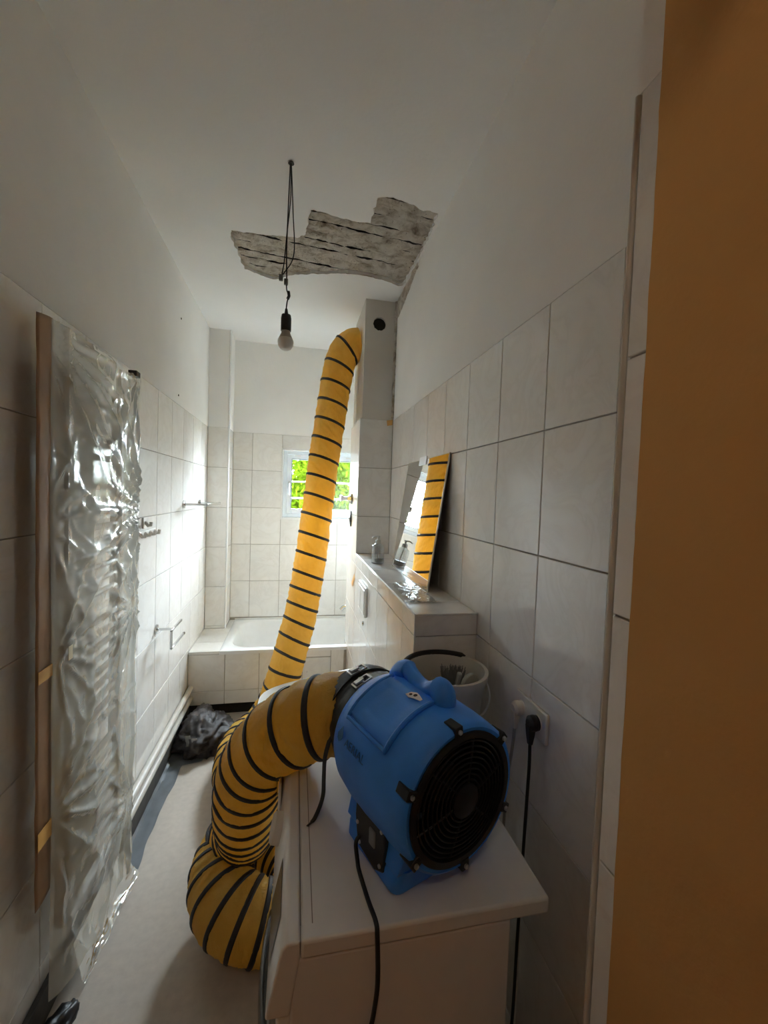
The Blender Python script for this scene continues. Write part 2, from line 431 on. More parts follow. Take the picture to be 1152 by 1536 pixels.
flat_with_hole(sh, outer, inner, 'xz', YS2, YS2+.07)
sh.add([(p.x, YS2+.07, p.z) for p in inner], [tuple(range(28))])
sh.add([(XS2, YS2, ZT), (XS2, YSE, ZT), (XS2, YSE, ZC), (XS2, YS2, ZC)], [(0, 1, 2, 3)])
sh.add([(XS2, YSE, ZT), (XR, YSE, ZT), (XR, YSE, ZC), (XS2, YSE, ZC)], [(0, 1, 2, 3)])
sh.build('plaster', plaster_mat('bare_grey_plaster', (.62, .59, .54), .12), ws)
MB().lathe([(hr*.97, 0), (hr*.97, .05)], Matrix.Translation((.516, YS2+.016, 2.789)) @ Matrix.Rotation(rad(-90), 4, 'X'), 24).build('pipe_mouth', MDARK, ws)
rg = MB()
for k in range(26):
    a = spline([(XR-.006, YSH-.004, ZT+.0), (XR-.008, YSH-.004, ZC)], 30)
rg.tube([(XR-.005+.004*noise.noise(Vector((3, 1, z*.35))), YSH-.002+.004*noise.noise(Vector((1, 7, z*.3))), ZT+.01+(ZC-ZT-.01)*z/40) for z in range(41)], [.010+.006*noise.noise(Vector((z*.7, 4, 2))) for z in range(41)], 7)
rg.build('torn_joint', MRUB, ws)

wd = struct('wall_cistern', MB().box((XS+tt, YP+tt, 0), (XR+.05, YSH+.01, ZL-tt)), MGROUT, 'low tiled cistern wall with a ledge along the right side', 'wall')
wall_tiles(wd, (0, YP, 0), (1, 0, 0), [XS, XR], [z for z in ROWS if z < ZL]+[ZL-.004])
wall_tiles(wd, (XS, 0, 0), (0, -1, 0), [-q for q in reversed(cuts(YP, YSH, 1.517, TW))], [z for z in ROWS if z < ZL]+[ZL-.004])
for a, b in zip([YP, 1.517, 1.86, 2.205, 2.55], [1.517, 1.86, 2.205, 2.55, YSH]):
    tile(wd, (XR, a, ZL), (0, 1, 0), (-1, 0, 0), b-a, XR-XS)
MB().tube([(XS+.002, YP+.002, ZL-.002), (XS+.002, YSH, ZL-.002)], .004, 8).build('edge_trim', MPLASTW, wd, True)
MB().tube([(XS+.002, YP+.002, ZL-.002), (XR, YP+.002, ZL-.002)], .004, 8).build('edge_trim', MPLASTW, wd, True)
MB().tube([(XS+.002, YP+.002, 0), (XS+.002, YP+.002, ZL-.002)], .004, 8).build('edge_trim', MPLASTW, wd, True)

# doorway pier with tile return, corner bead and orange paint
wp = struct('wall_pier', MB().box((XJ+tt, Y0, 0), (1.6, YJ-tt, ZC)), MGROUT, 'doorway pier beside the camera with tile return and orange paint', 'wall')
wall_tiles(wp, (XJ, 0, 0), (0, -1, 0), [-YJ+.006, -.4375], ROWS)
MB().box((XJ+.0015, .43, ZT), (XJ+.02, YJ-.002, ZC)).build('plaster', MPL, wp)
ed = []
NZ = 150
for k in range(NZ+1):
    z = ZC*k/NZ
    e = .4385+.0016*noise.noise(Vector((z*14, 0, 3)))+.0008*noise.noise(Vector((z*45, 2, 3)))
    ed.append([(XJ+.004, e+.001, z), (XJ-.0022, e-.0006, z), (XJ-.003, e-.004, z), (XJ-.003, .3, z), (XJ-.003, Y0, z)])
MB().grid(ed).build('orange_paint', MORANGE, wp, True)
tag(MB().tube([(XJ+.003, YJ+.001, 0), (XJ+.003, YJ+.001, ZT)], .0042, 12).build('trim_1', MPIPE, None, True), 'white plastic corner bead on the doorway pier', 'trim', kind='structure')

# ------------------------------------------------------------------ ceiling with broken-out patch
hole = [(-.36, 2.284), (-.366, 2.38), (-.352, 2.481), (-.346, 2.57), (-.333, 2.651), (-.25, 2.70), (-.18, 2.73), (-.135, 2.712), (-.08, 2.655), (0, 2.62), (.101, 2.589), (.22, 2.545), (.334, 2.532), (.47, 2.553), (.585, 2.60), (.612, 2.585), (.617, 2.45), (.617, 2.304), (.617, 2.05), (.603, 1.901), (.52, 1.893), (.45, 1.868), (.38, 1.852), (.316, 1.873), (.314, 1.96), (.313, 2.046), (.25, 2.058), (.17, 2.045), (.09, 2.03), (.028, 2.029), (.018, 2.12), (.011, 2.223), (-.03, 2.262), (-.085, 2.266), (-.19, 2.28), (-.299, 2.285)]
hp = []
for i, a in enumerate(hole):
    b = hole[(i+1) % len(hole)]; a = Vector((*a, 0)); b = Vector((*b, 0)); n_ = max(1, int((b-a).length/.013))
    nr = Vector((-(b-a).y, (b-a).x, 0)).normalized()
    for k in range(n_):
        p = a.lerp(b, k/n_); q = p+nr*(.011*noise.noise(p*34)+.006*noise.noise(p*90))
        q.x = min(q.x, .6225); hp.append(q)
cm = MB()
outer = [Vector(p) for p in ((-1.6, -2.0, 0), (1.6, -2.0, 0), (1.6, YB+.02, 0), (-1.6, YB+.02, 0))]
flat_with_hole(cm, outer, hp, 'xy', ZC, ZC+.035)
ce = struct('ceiling', cm, MCEIL, 'white painted plaster ceiling with a broken-out patch', 'ceiling')
# crumbled broken lip around the hole
lip = []
for i, p in enumerate(hp):
    a = hp[i-1]; b = hp[(i+1) % len(hp)]; nr = Vector((-(b-a).y, (b-a).x, 0)).normalized()
    j = .006+.009*noise.noise(p*27+Vector((5, 0, 0)))
    lip.append([p-nr*.0015+Vector((0, 0, ZC-.0012)), p+nr*j*.4+Vector((0, 0, ZC+.006)), p+nr*j*1.4+Vector((0, 0, ZC+.014)), p+nr*(j*1.6+.006)+Vector((0, 0, ZC+.022)), p+nr*.02+Vector((0, 0, ZC+.036))])
lip.append(lip[0])
MB().grid(lip).build('broken_edge', MRUB, ce)
# exposed board formwork: rows of rough old plaster strips
y = 1.80; k = 0
ang = rad(6)
while y < 2.78:
    wdt = random.uniform(.060, .085); mb = MB(); rows = []
    zb = ZC+.018+random.uniform(-.004, .004)
    for i in range(7):
        v = i/6; row = []
        for jx in range(62):
            X = -.42+1.05*jx/61; Yy = y+v*wdt+(X-.1)*math.tan(ang)
            q = Vector((X, Yy, k*.31))
            z = zb+.007*noise.noise(q*13)+.006*noise.noise(q*38)+.007*max(0, abs(v-.5)*2-.72)/.28*(.7+.6*noise.noise(q*9))
            row.append((X, Yy, z))
        rows.append(row)
    mb.grid(rows); o = mb.build('plaster_strip', MRUB, ce, True, ang=60)
    y += wdt+.002; k += 1
struct('ceiling_slab', MB().box((-1.7, -2.1, ZC+.036), (1.7, YB+.3, ZC+.2)), MDARK, 'dark floor slab above the broken ceiling plaster', 'ceiling')
# torn plaster where ceiling, right wall and shaft meet
tp = []
for i in range(33):
    s = i/32; yy = 2.30+.51*s
    drop = .02+.115*max(0, (s-.15))**.8
    row = []
    for j in range(9):
        v = j/8; q = Vector((yy*18, v*3, 2))
        w = .006+.007*noise.noise(q)
        if j in (0, 8): w = -.004
        row.append((XR-w, yy+.012*noise.noise(q*1.7), ZC+.012-(drop+.02+.012*noise.noise(Vector((yy*30, 1, 1))))*v))
    tp.append(row)
MB().grid(tp).build('torn_plaster', MRUB, wr, True, ang=60)

# ------------------------------------------------------------------ window
win = thing('window_1', (.235, yb+.09, WIN[2]), 'small white bathroom window behind the tub with two outer bars', 'window')
win['kind'] = 'structure'
def rect_frame(x0, x1, z0, z1, w, y0, y1):
    mb = MB()
    for lo, hi in (((x0, y0, z0), (x0+w, y1, z1)), ((x1-w, y0, z0), (x1, y1, z1)), ((x0+w, y0, z0), (x1-w, y1, z0+w)), ((x0+w, y0, z1-w), (x1-w, y1, z1))): mb.box(lo, hi)
    return mb
yw = yb+.055
rect_frame(x0+.012, x1-.012, z0+.012, z1-.012, .038, yw, yw+.06).build('frame', MFRAME, win, bevel=.004)
sash = rect_frame(x0+.044, x1-.044, z0+.044, z1-.044, .046, yw-.014, yw+.045).build('sash', MFRAME, win, bevel=.005)
rect_frame(x0+.085, x1-.085, z0+.085, z1-.085, .006, yw-.0155, yw-.008).build('gasket', simple('gasket', (.25, .29, .33), .6), sash)
MB().box((x0+.088, yw+.012, z0+.088), (x1-.088, yw+.018, z1-.088)).build('pane', MGLASS, sash)
hd = MB().box((x0+.060, yw-.022, 1.66), (x0+.076, yw-.014, 1.74)); hd.tube([(x0+.068, yw-.02, 1.72), (x0+.068, yw-.045, 1.72), (x0+.068, yw-.05, 1.62)], .006, 8)
hd.build('handle', MSILVER, sash, True)
for xx in (x0+.14, x1-.14):
    MB().box((xx-.025, yw-.018, z1-.060), (xx+.025, yw-.013, z1-.05)).build('hinge_cover', MPLASTW, sash)
for zz in (1.742, 1.586):
    MB().tube([(x0-.02, yw+.115, zz), (x1+.02, yw+.115, zz)], .007, 10).build('bar', MWHITE, win, True)

# ------------------------------------------------------------------ outdoors
tag(MB().box((-14, 4.3, -.9), (14, 30, -.7)).build('outdoor_ground', MGRASS), 'grassy ground outside the window', 'ground', kind='structure')
def shrub(x, y, zb, w, h, n, mat, label, ls=.055):
    t = thing('garden_shrub', (x, y, zb), label, 'shrub')
    mb = MB()
    for k in range(n):
        while True:
            p = Vector((random.uniform(-1, 1), random.uniform(-1, 1), random.uniform(-1, 1)))
            if .35 < p.length < 1+.18*noise.noise(p*2.5+Vector((x, y, 0))): break
        c = Vector((x+p.x*w, y+p.y*w*.6, zb+h*.55+p.z*h*.47))
        a = Vector((random.gauss(0, 1), random.gauss(0, 1), random.gauss(0, .6))).normalized(); b = a.orthogonal().normalized()
        b = (Matrix.Rotation(random.uniform(0, 6.28), 3, a) @ b); l = ls*random.uniform(.7, 1.4)
        cc = a.cross(b)
        mb.add([c-b*l, c+cc*l*.45, c+b*l, c-cc*l*.45+a*l*.1], [(0, 1, 2), (0, 2, 3)])
    f = mb.build('foliage', mat, t); f['kind'] = 'stuff'
    st = MB()
    for q in range(5):
        st.tube(spline([(x, y, zb), (x+random.uniform(-.2, .2)*w, y, zb+h*.3), (x+random.uniform(-.7, .7)*w, y+random.uniform(-.3, .3), zb+h*.75)], 5), [.03, .028, .026, .024, .022, .02, .018, .015, .012, .010, .008], 6)
    st.build('stem', MBARK, t, True)
shrub(.45, 6.5, -.72, 1.15, 3.15, 11000, MLEAF1, 'bright yellow-green shrub close outside the window')
shrub(2.9, 7.4, -.72, 1.1, 3.2, 5000, MLEAF2, 'mid green shrub beside the bright one in the garden')
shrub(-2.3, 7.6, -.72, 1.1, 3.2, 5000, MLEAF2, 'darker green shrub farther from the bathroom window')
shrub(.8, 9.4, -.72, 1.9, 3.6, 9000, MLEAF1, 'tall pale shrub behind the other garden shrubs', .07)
#PART2
# ------------------------------------------------------------------ bathtub
XT0 = -.513
tub = thing('bathtub', ((XT0+XR)/2, (YT+YB)/2, 0), 'white enamel bathtub built in under the window', 'bathtub')
def rr(x0, x1, y0, y1, r, z, n=8):
    out = []
    for cx, cy, a0 in ((x1-r, y1-r, 0), (x0+r, y1-r, 90), (x0+r, y0+r, 180), (x1-r, y0+r, 270)):
        for k in range(n+1):
            a = rad(a0+90*k/n); out.append(Vector((cx+r*cos(a), cy+r*sin(a), z)))
    return out
tx0, tx1, ty0, ty1 = XT0, XR-.002, YT-.012, YB-.002
loops = [rr(tx0, tx1, ty0, ty1, .006, ZRIM-.022), rr(tx0, tx1, ty0, ty1, .008, ZRIM+.002), rr(tx0+.004, tx1-.004, ty0+.004, ty1-.004, .01, ZRIM+.005),
         rr(tx0+.055, tx1-.055, ty0+.055, ty1-.055, .16, ZRIM+.004), rr(tx0+.066, tx1-.066, ty0+.064, ty1-.064, .17, ZRIM-.008),
         rr(tx0+.10, tx1-.085, ty0+.085, ty1-.085, .19, ZRIM-.12), rr(tx0+.17, tx1-.11, ty0+.11, ty1-.11, .2, ZRIM-.30), rr(tx0+.24, tx1-.15, ty0+.16, ty1-.16, .19, ZRIM-.36)]
mb = MB(); mb.loft(loops, caps=False); mb.add(loops[-1], [tuple(range(len(loops[-1])))])
mb.build('basin', MTUB, tub, True, ang=50)
fr = MB().box((XL+.002, YT+tt+.001, .10), (XR-.002, YT+.06, ZRIM-.024)).build('front_panel', MGROUT, tub)
wall_tiles(fr, (0, YT, 0), (1, 0, 0), [XL+.001, -.475, -.237, .001], [.092, .190, ZRIM-.022])
wall_tiles(fr, (0, YT, 0), (1, 0, 0), [.001, .075], [.092, .190, ZRIM-.022])
wall_tiles(fr, (0, YT, 0), (1, 0, 0), [.075, .285], [.408, ZRIM-.022])
wall_tiles(fr, (0, YT, 0), (1, 0, 0), [.285, .385], [.092, .190, ZRIM-.022])
ip = rect_frame(.078, .282, .115, .404, .014, YT-.004, YT+.006).build('inspection_frame', MPLASTW, fr)
MB().box((.092, YT-.001, .129), (.268, YT+.004, .390)).build('inspection_cover', MT, ip)
MB().lathe([(.006, 0), (.006, .004), (.003, .006)], Matrix.Translation((.112, YT-.001, .30)) @ Matrix.Rotation(rad(90), 4, 'X'), 12).build('screw', MSILVER, ip, True)
MB().box((XL+.002, YT+.05, 0), (XR-.002, YT+.07, .11)).build('gap_shade', MDARK, tub)  # near-black board stands in for the shade of the gap below the panel
MB().box((XL+.002, YT+tt, ZRIM-.06), (XT0-.002, YB-.001, ZRIM-tt)).build('ledge', MGROUT, tub)
wall_tiles(fr, (0, YT, 0), (1, 0, 0), [XL+.001, XT0], [ZRIM-.022, ZRIM])
for a, b in ((YT, 3.34), (3.34, YC)):
    tile(fr, (XL+.001, a, ZRIM), (1, 0, 0), (0, 1, 0), XT0-XL-.001, b-a)
tile(fr, (XCR, YC, ZRIM), (1, 0, 0), (0, 1, 0), XT0-XCR, YB-YC)
MB().tube([(XT0, YB-.004, ZRIM+.008), (XR, YB-.004, ZRIM+.008)], .007, 8).build('silicone_seal', MPLASTW, tub, True)

# bath mixer on the end wall
tap = thing('bath_mixer', (XR, 3.55, .69), 'chrome bath mixer with round handle above the tub end', 'tap')
mx = MB(); 
mx.tube([(XR, 3.47, .69), (XR-.05, 3.47, .69)], .030, 16); mx.tube([(XR, 3.63, .69), (XR-.05, 3.63, .69)], .030, 16)
mx.tube([(XR-.055, 3.40, .69), (XR-.055, 3.70, .69)], .026, 16)
mx.build('body', MCHROME, tap, True)
MB().tube([(XR-.055, 3.55, .69), (XR-.14, 3.55, .685), (XR-.215, 3.55, .672), (XR-.235, 3.55, .65)], [.020, .018, .017, .017], 14).build('spout', MCHROME, tap, True)
MB().tube([(XR-.06, 3.55, .71), (XR-.06, 3.55, .735), (XR-.13, 3.55, .75)], [.02, .018, .009], 12).build('lever', MCHROME, tap, True)

# hand-shower holder on the shaft side
sb = thing('shower_holder', (XS, 3.102, 1.607), 'grey shower holder bracket on the side of the shaft', 'shower holder')
rx = Matrix.Rotation(rad(-90), 4, 'Y')
MB().lathe([(.040, 0), (.038, .010), (.024, .022), (.015, .034)], Matrix.Translation((XS-.0005, 3.102, 1.607)) @ rx, 24).build('rosette', MCHROME, sb, True)
MB().lathe([(.013, .03), (.013, .052), (.024, .080), (.024, .088), (.012, .089)], Matrix.Translation((XS, 3.102, 1.607)) @ rx, 20).build('socket', MCHROME, sb, True)
cv = thing('valve_cover', (XS, 3.115, 1.458), 'flat dark oval valve cover on the shaft below the shower holder', 'valve cover')
MB().lathe([(.060, 0), (.058, .006), (.03, .012), (.0, .013)], Matrix.Translation((XS-.0005, 3.115, 1.458)) @ rx @ Matrix.Diagonal((1, .45, 1, 1)), 28, caps=False).build('plate', MBLACK, cv, True)
MB().lathe([(.010, .01), (.009, .020), (0, .021)], Matrix.Translation((XS-.0005, 3.115, 1.458)) @ rx, 12, caps=False).build('knob', MSILVER, cv, True)

# ------------------------------------------------------------------ toilet
to = thing('toilet', (XS, 2.41, .15), 'white wall hung toilet with its lid down below the flush plate', 'toilet')
def dshape(xb, xf, hw, z, r=.5, n=20, yc=2.41):
    out = [Vector((xb, yc+hw, z)), Vector((xb-.10, yc+hw, z))]
    for k in range(n+1):
        a = pi/2+pi*k/n; ex = .62
        c, s_ = cos(a), sin(a)
        out.append(Vector((xb-.22+(xb-.22-xf)*(-abs(c)**ex), yc+hw*math.copysign(abs(s_)**ex, s_), z)))
    out += [Vector((xb-.10, yc-hw, z)), Vector((xb, yc-hw, z))]
    return out
xb = XS-.003
bl = [dshape(xb, .02, .09, .10), dshape(xb, -.02, .11, .16), dshape(xb, -.10, .145, .27), dshape(xb, -.155, .165, .36), dshape(xb, -.165, .17, .40)]
MB().loft(bl).build('bowl', MWHITE, to, True, ang=40)
st = [dshape(xb-.02, -.175, .175, .402), dshape(xb-.02, -.178, .178, .420)]
MB().loft(st).build('seat', MPLASTW, to, True, ang=40)
def tilt(loop, z0): return [Vector((p.x, p.y, z0+(p.x+.19)*.17)) for p in loop]
ld = [tilt(dshape(xb-.03, -.182, .180, 0), .424), tilt(dshape(xb-.03, -.186, .183, 0), .432), tilt(dshape(xb-.03, -.182, .180, 0), .446)]
MB().loft(ld).build('lid', MPLASTW, to, True, ang=40)
for yy in (2.33, 2.49):
    MB().tube([(xb-.04, yy, .40), (xb-.04, yy, .51)], .014, 12).build('hinge', MCHROME, to, True)
fp = thing('flush_plate', (XS, 2.41, 1.03), 'white two-button flush plate on the cistern wall', 'flush plate')
MB().box((XS-.016, 2.285, .950), (XS-.0006, 2.535, 1.118)).build('plate', MPLASTW, fp, bevel=.006)
MB().box((XS-.020, 2.30, .966), (XS-.013, 2.425, 1.10)).build('button', MWHITE, fp, bevel=.003)
MB().box((XS-.020, 2.43, .966), (XS-.013, 2.52, 1.10)).build('button', MWHITE, fp, bevel=.003)
ch = MB().lathe([(.013, 0), (.012, .006), (.006, .007), (.005, .003)], Matrix.Translation((XS-.0006, 2.405, .884)) @ rx, 18).build('water_outlet', MCHROME, None, True)
tag(ch, 'small round chrome outlet under the flush plate', 'outlet')
def strip(name, pts, th, mat, label, cat):
    a, b, c, d = [Vector(p) for p in pts]; n_ = (b-a).cross(d-a).normalized()*th
    mb = MB(); mb.add([a, b, c, d, a+n_, b+n_, c+n_, d+n_], [(0, 3, 2, 1), (4, 5, 6, 7), (0, 1, 5, 4), (1, 2, 6, 5), (2, 3, 7, 6), (3, 0, 4, 7)])
    return tag(mb.build(name, mat), label, cat)
strip('tape_piece', [(XS-.0008, 2.845, 1.095), (XS-.0008, 2.80, 1.07), (XS-.004, 2.915, .985), (XS-.004, 2.955, 1.01)], -.001, MTAPEO, 'ochre tape scrap stuck to the cistern wall near the flush plate', 'tape')
strip('tape_piece', [(XR-.045, YSH-.001, ZT-.004), (XR-.004, YSH-.001, ZT+.004), (XR-.004, YSH-.001, ZT-.032), (XR-.04, YSH-.001, ZT-.040)], -.001, MTAPEO, 'ochre tape scrap in the corner of shaft and wall', 'tape')

# ------------------------------------------------------------------ soap dispenser, mirror
sx, sy = .478, 2.42
so = thing('soap_dispenser', (sx, sy, ZL), 'clear plastic soap dispenser with white pump on the ledge', 'soap dispenser')
MB().lathe([(.034, .0), (.038, .004), (.038, .085), (.034, .103), (.018, .114), (.014, .120)], Matrix.Translation((sx, sy, ZL)), 28).build('bottle', MCLEAR, so, True)
MB().lathe([(.033, .003), (.036, .006), (.036, .030), (.0, .030)], Matrix.Translation((sx, sy, ZL)), 24).build('soap', simple('soap_rest', (.55, .55, .52), .2), so, True)
pm = MB(); pm.lathe([(.016, .116), (.016, .136), (.007, .138), (.007, .150), (.011, .151), (.011, .160), (.0, .161)], Matrix.Translation((sx, sy, ZL)), 18)
pm.tube([(sx, sy, ZL+.156), (sx-.025, sy-.008, ZL+.157), (sx-.038, sy-.012, ZL+.148)], [.006, .005, .004], 10)
pm.build('pump', MPLASTW, so, True)
MB().tube([(sx, sy, ZL+.118), (sx+.006, sy, ZL+.01)], .003, 8).build('dip_tube', MPLASTW, so, True)
ax = Vector((.545, 0, ZL+.001)); bx_ = Vector((.6225, 0, ZL+.589)); dv = (bx_-ax).normalized(); nv = Vector((-dv.z, 0, dv.x)); Lm = (bx_-ax).length
mi = thing('wall_mirror', (.58, 2.0, ZL), 'frameless mirror leaning on the tiled wall on the ledge', 'mirror')
MM = Matrix(((dv.x, 0, nv.x, ax.x), (0, 1, 0, 0), (dv.z, 0, nv.z, ax.z), (0, 0, 0, 1)))
MB().box((0, 1.675, -.0045), (Lm, 2.325, -.0005), MM).build('backing', MMIRB, mi)
MB().box((.002, 1.677, -.0005), (Lm-.002, 2.323, .0004), MM).build('glass', MMIRROR, mi)
eg = MB()
for lo, hi in (((-.001, 1.672, -.005), (Lm+.001, 1.677, .0008)), ((-.001, 2.323, -.005), (Lm+.001, 2.328, .0008)), ((-.001, 1.677, -.005), (.003, 2.323, .0008)), ((Lm-.003, 1.677, -.005), (Lm+.001, 2.323, .0008))): eg.box(lo, hi, MM)
eg.build('ground_edge', MEDGE, mi)
MB().box((Lm-.03, 1.98, -.001), (Lm+.012, 2.10, .004), MM).build('clip', MPLASTW, mi)

rows = []
for i in range(26):
    rows.append([(.428+.105*j/15+.012*noise.noise(Vector((i*.4, 1, 2))), 1.50+.34*i/25+.012*noise.noise(Vector((j*.5, 4, 1))), ZL+.003+.010*abs(noise.noise(Vector((i*.45, j*.5, 7))))+.004*abs(noise.noise(Vector((i*.9, j*1.1, 3))))) for j in range(16)])
tag(MB().grid(rows).build('film_scrap', MFILM, None, True, ang=180), 'clear crumpled film scrap on the ledge in front of the mirror', 'plastic film')

# ------------------------------------------------------------------ left wall fittings
tb = thing('towel_rail', (XL, 3.19, 1.535), 'chrome towel rail on two rosettes on the tiled left wall', 'towel rail')
ry = Matrix.Rotation(rad(90), 4, 'Y'); xo = XL+.145
for yy in (2.954, 3.40):
    MB().lathe([(.026, 0), (.025, .008), (.010, .012)], Matrix.Translation((XL+.0005, yy, 1.535)) @ ry, 22).build('rosette', MCHROME, tb, True)
    MB().tube([(XL+.008, yy, 1.535), (xo, yy, 1.535)], .008, 12).build('arm', MCHROME, tb, True)
MB().box((xo-.008, 2.94, 1.527), (xo+.008, 3.43, 1.545)).build('bar', MCHROME, tb, bevel=.003)
tpn = thing('paper_holder', (XL, 2.435, .874), 'chrome toilet paper holder bracket on the left wall', 'paper holder')
MB().lathe([(.027, 0), (.026, .007), (.010, .012)], Matrix.Translation((XL+.0005, 2.435, .874)) @ ry, 22).build('rosette', MCHROME, tpn, True)
x2 = XL+.085
MB().tube([(XL+.008, 2.435, .874), (x2, 2.435, .874)], .0065, 10).build('arm', MCHROME, tpn, True)
hb = MB(); hb.box((x2-.006, 2.40, .868), (x2+.006, 2.60, .881)); hb.box((x2-.006, 2.40, .775), (x2+.006, 2.412, .875)); hb.box((x2-.006, 2.40, .770), (x2+.006, 2.66, .782))
hb.lathe([(.009, 0), (.009, .012)], Matrix.Translation((x2, 2.655, .776)) @ Matrix.Rotation(rad(-90), 4, 'X'), 12)
hb.build('bracket', MCHROME, tpn, bevel=.002)
hk = thing('hook_strip', (XL, 2.25, 1.40), 'white plastic hook strip with four hooks on the left wall', 'hooks')
MB().box((XL+.0006, 2.13, 1.405), (XL+.008, 2.385, 1.428)).build('backplate', MTOOTH, hk, bevel=.002)
for k in range(4):
    yy = 2.155+.068*k
    MB().tube([(XL+.006, yy, 1.418), (XL+.020, yy, 1.402), (XL+.030, yy, 1.402), (XL+.033, yy, 1.422)], .0075, 8).build('hook', MTOOTH, hk, True)
kh = thing('adhesive_hook', (XL, 2.225, 1.464), 'single grey adhesive hook above the white hook strip', 'hook')
MB().box((XL+.0006, 2.205, 1.437), (XL+.007, 2.247, 1.492)).build('plate', MTOOTH, kh, bevel=.003)
MB().tube([(XL+.006, 2.226, 1.47), (XL+.022, 2.226, 1.45), (XL+.032, 2.226, 1.452), (XL+.034, 2.226, 1.47)], .008, 8).build('hook', MPIPE, kh, True)

# pipes, skirting, floor film along the left wall
for zz, lb in ((.222, 'upper cream painted heating pipe along the left wall'), (.150, 'lower cream painted heating pipe along the left wall')):
    pp = thing('heating_pipe', (XL+.02, 2.6, zz), lb, 'pipe', 'heating pipes above the skirting')
    MB().tube([(XL+.021, 1.90, zz), (XL+.021, YT-.002, zz)], .0185, 14).build('pipe', MPIPE, pp, True)
    for yy in (2.05, 2.75):
        MB().box((XL+.0005, yy-.008, zz-.020), (XL+.022, yy+.008, zz-.013)).build('clip', MSILVER, pp)
tag(MB().box((XL+.0005, .5, 0), (XL+.016, YT-.002, .105)).build('baseboard_left', MBASE), 'dark skirting below the heating pipes', 'skirting', kind='structure')
gf = []
for i in range(60):
    yy = 1.72+1.40*i/59; w = .075+.05*max(0, (yy-2.35)/.7)+.02*noise.noise(Vector((yy*6, 0, 0)))
    if yy > 2.62: w += .10
    gf.append([(XL+.018+w*j/7, yy, .002+.006*abs(noise.noise(Vector((yy*9, j*.8, 1))))+(.012 if j == 0 else 0)) for j in range(8)])
tag(MB().grid(gf).build('floor_film', MSHEET, None, True), 'strip of grey film on the floor along the skirting', 'plastic film')

# bin bag
bag = thing('bin_bag', (-.47, 2.82, 0), 'crumpled black bin bag on the floor in front of the tub', 'bag')
bm_ = bmesh.new(); bmesh.ops.create_icosphere(bm_, subdivisions=5, radius=1)
for v in bm_.verts:
    p = v.co.copy(); q = p*1.7+Vector((3, 1, 4))
    r_ = 1+.25*noise.noise(q)+.10*(1-3*abs(noise.noise(q*1.9)))+.08*(1-3*abs(noise.noise(q*4.3)))+.035*(1-3*abs(noise.noise(q*9)))
    v.co = Vector((-.545+p.x*r_*.150, 2.84+p.y*r_*.21, max(.003, .05+p.z*r_*.12)))
me = bpy.data.meshes.new('sack'); bm_.to_mesh(me); bm_.free(); me.materials.append(MBAG)
me.polygons.foreach_set('use_smooth', [True]*len(me.polygons)); obj('sack', me, bag)
for (px_, py_, a) in ((-.60, 2.70, .3), (-.555, 2.665, -.2)):
    mb = MB(); g = []
    for i in range(7):
        g.append([(px_+.016*(j-2.5)/2.5+.006*noise.noise(Vector((i, j, a)))-.01*abs(i-3)/3, py_-.03+.004*noise.noise(Vector((j*.9, i*.7, 2))), .045+.016*i+.004*noise.noise(Vector((i*.5, j, 5)))) for j in range(6)])
    mb.grid(g).build('fold_glint', simple('bag_glint', (.36, .36, .36), .3, var=.2), bag, True)  # pale grey patches, the glint on the bag's folds put into colour

# small dark bundle on the floor near the film
rgk = bmesh.new(); bmesh.ops.create_icosphere(rgk, subdivisions=4, radius=1)
for v in rgk.verts:
    p = v.co.copy(); r_ = 1+.3*noise.noise(p*2.3)+.12*noise.noise(p*6)
    v.co = Vector((-.655+p.x*r_*.035+p.y*.02, 1.33+p.y*r_*.075, max(.002, .03+p.z*r_*.036)))
me = bpy.data.meshes.new('dark_rag'); rgk.to_mesh(me); rgk.free(); me.materials.append(MBLACK)
me.polygons.foreach_set('use_smooth', [True]*len(me.polygons)); tag(obj('dark_rag', me), 'small black rag on the floor below the taped film', 'rag')

# ------------------------------------------------------------------ towel radiator behind the film
ra = thing('towel_radiator', (XL+.05, 1.62, .3), 'white towel radiator behind the clear plastic film', 'radiator')
for yy in (1.41, 1.775):
    MB().box((-.690, yy-.016, .28), (-.652, yy+.016, 1.97)).build('upright', MRAD, ra, bevel=.008)
zz = .33; k = 0
while zz < 1.95:
    MB().tube([(-.668, 1.41, zz), (-.668, 1.775, zz)], .011, 8).build('rung', MRAD, ra, True)
    k += 1; zz += .046 if k % 9 else .10
for yy in (1.43, 1.755):
    for z_ in (.45, 1.80):
        MB().tube([(XL+.0005, yy, z_), (-.680, yy, z_)], .012, 10).build('wall_bracket', MRAD, ra, True)

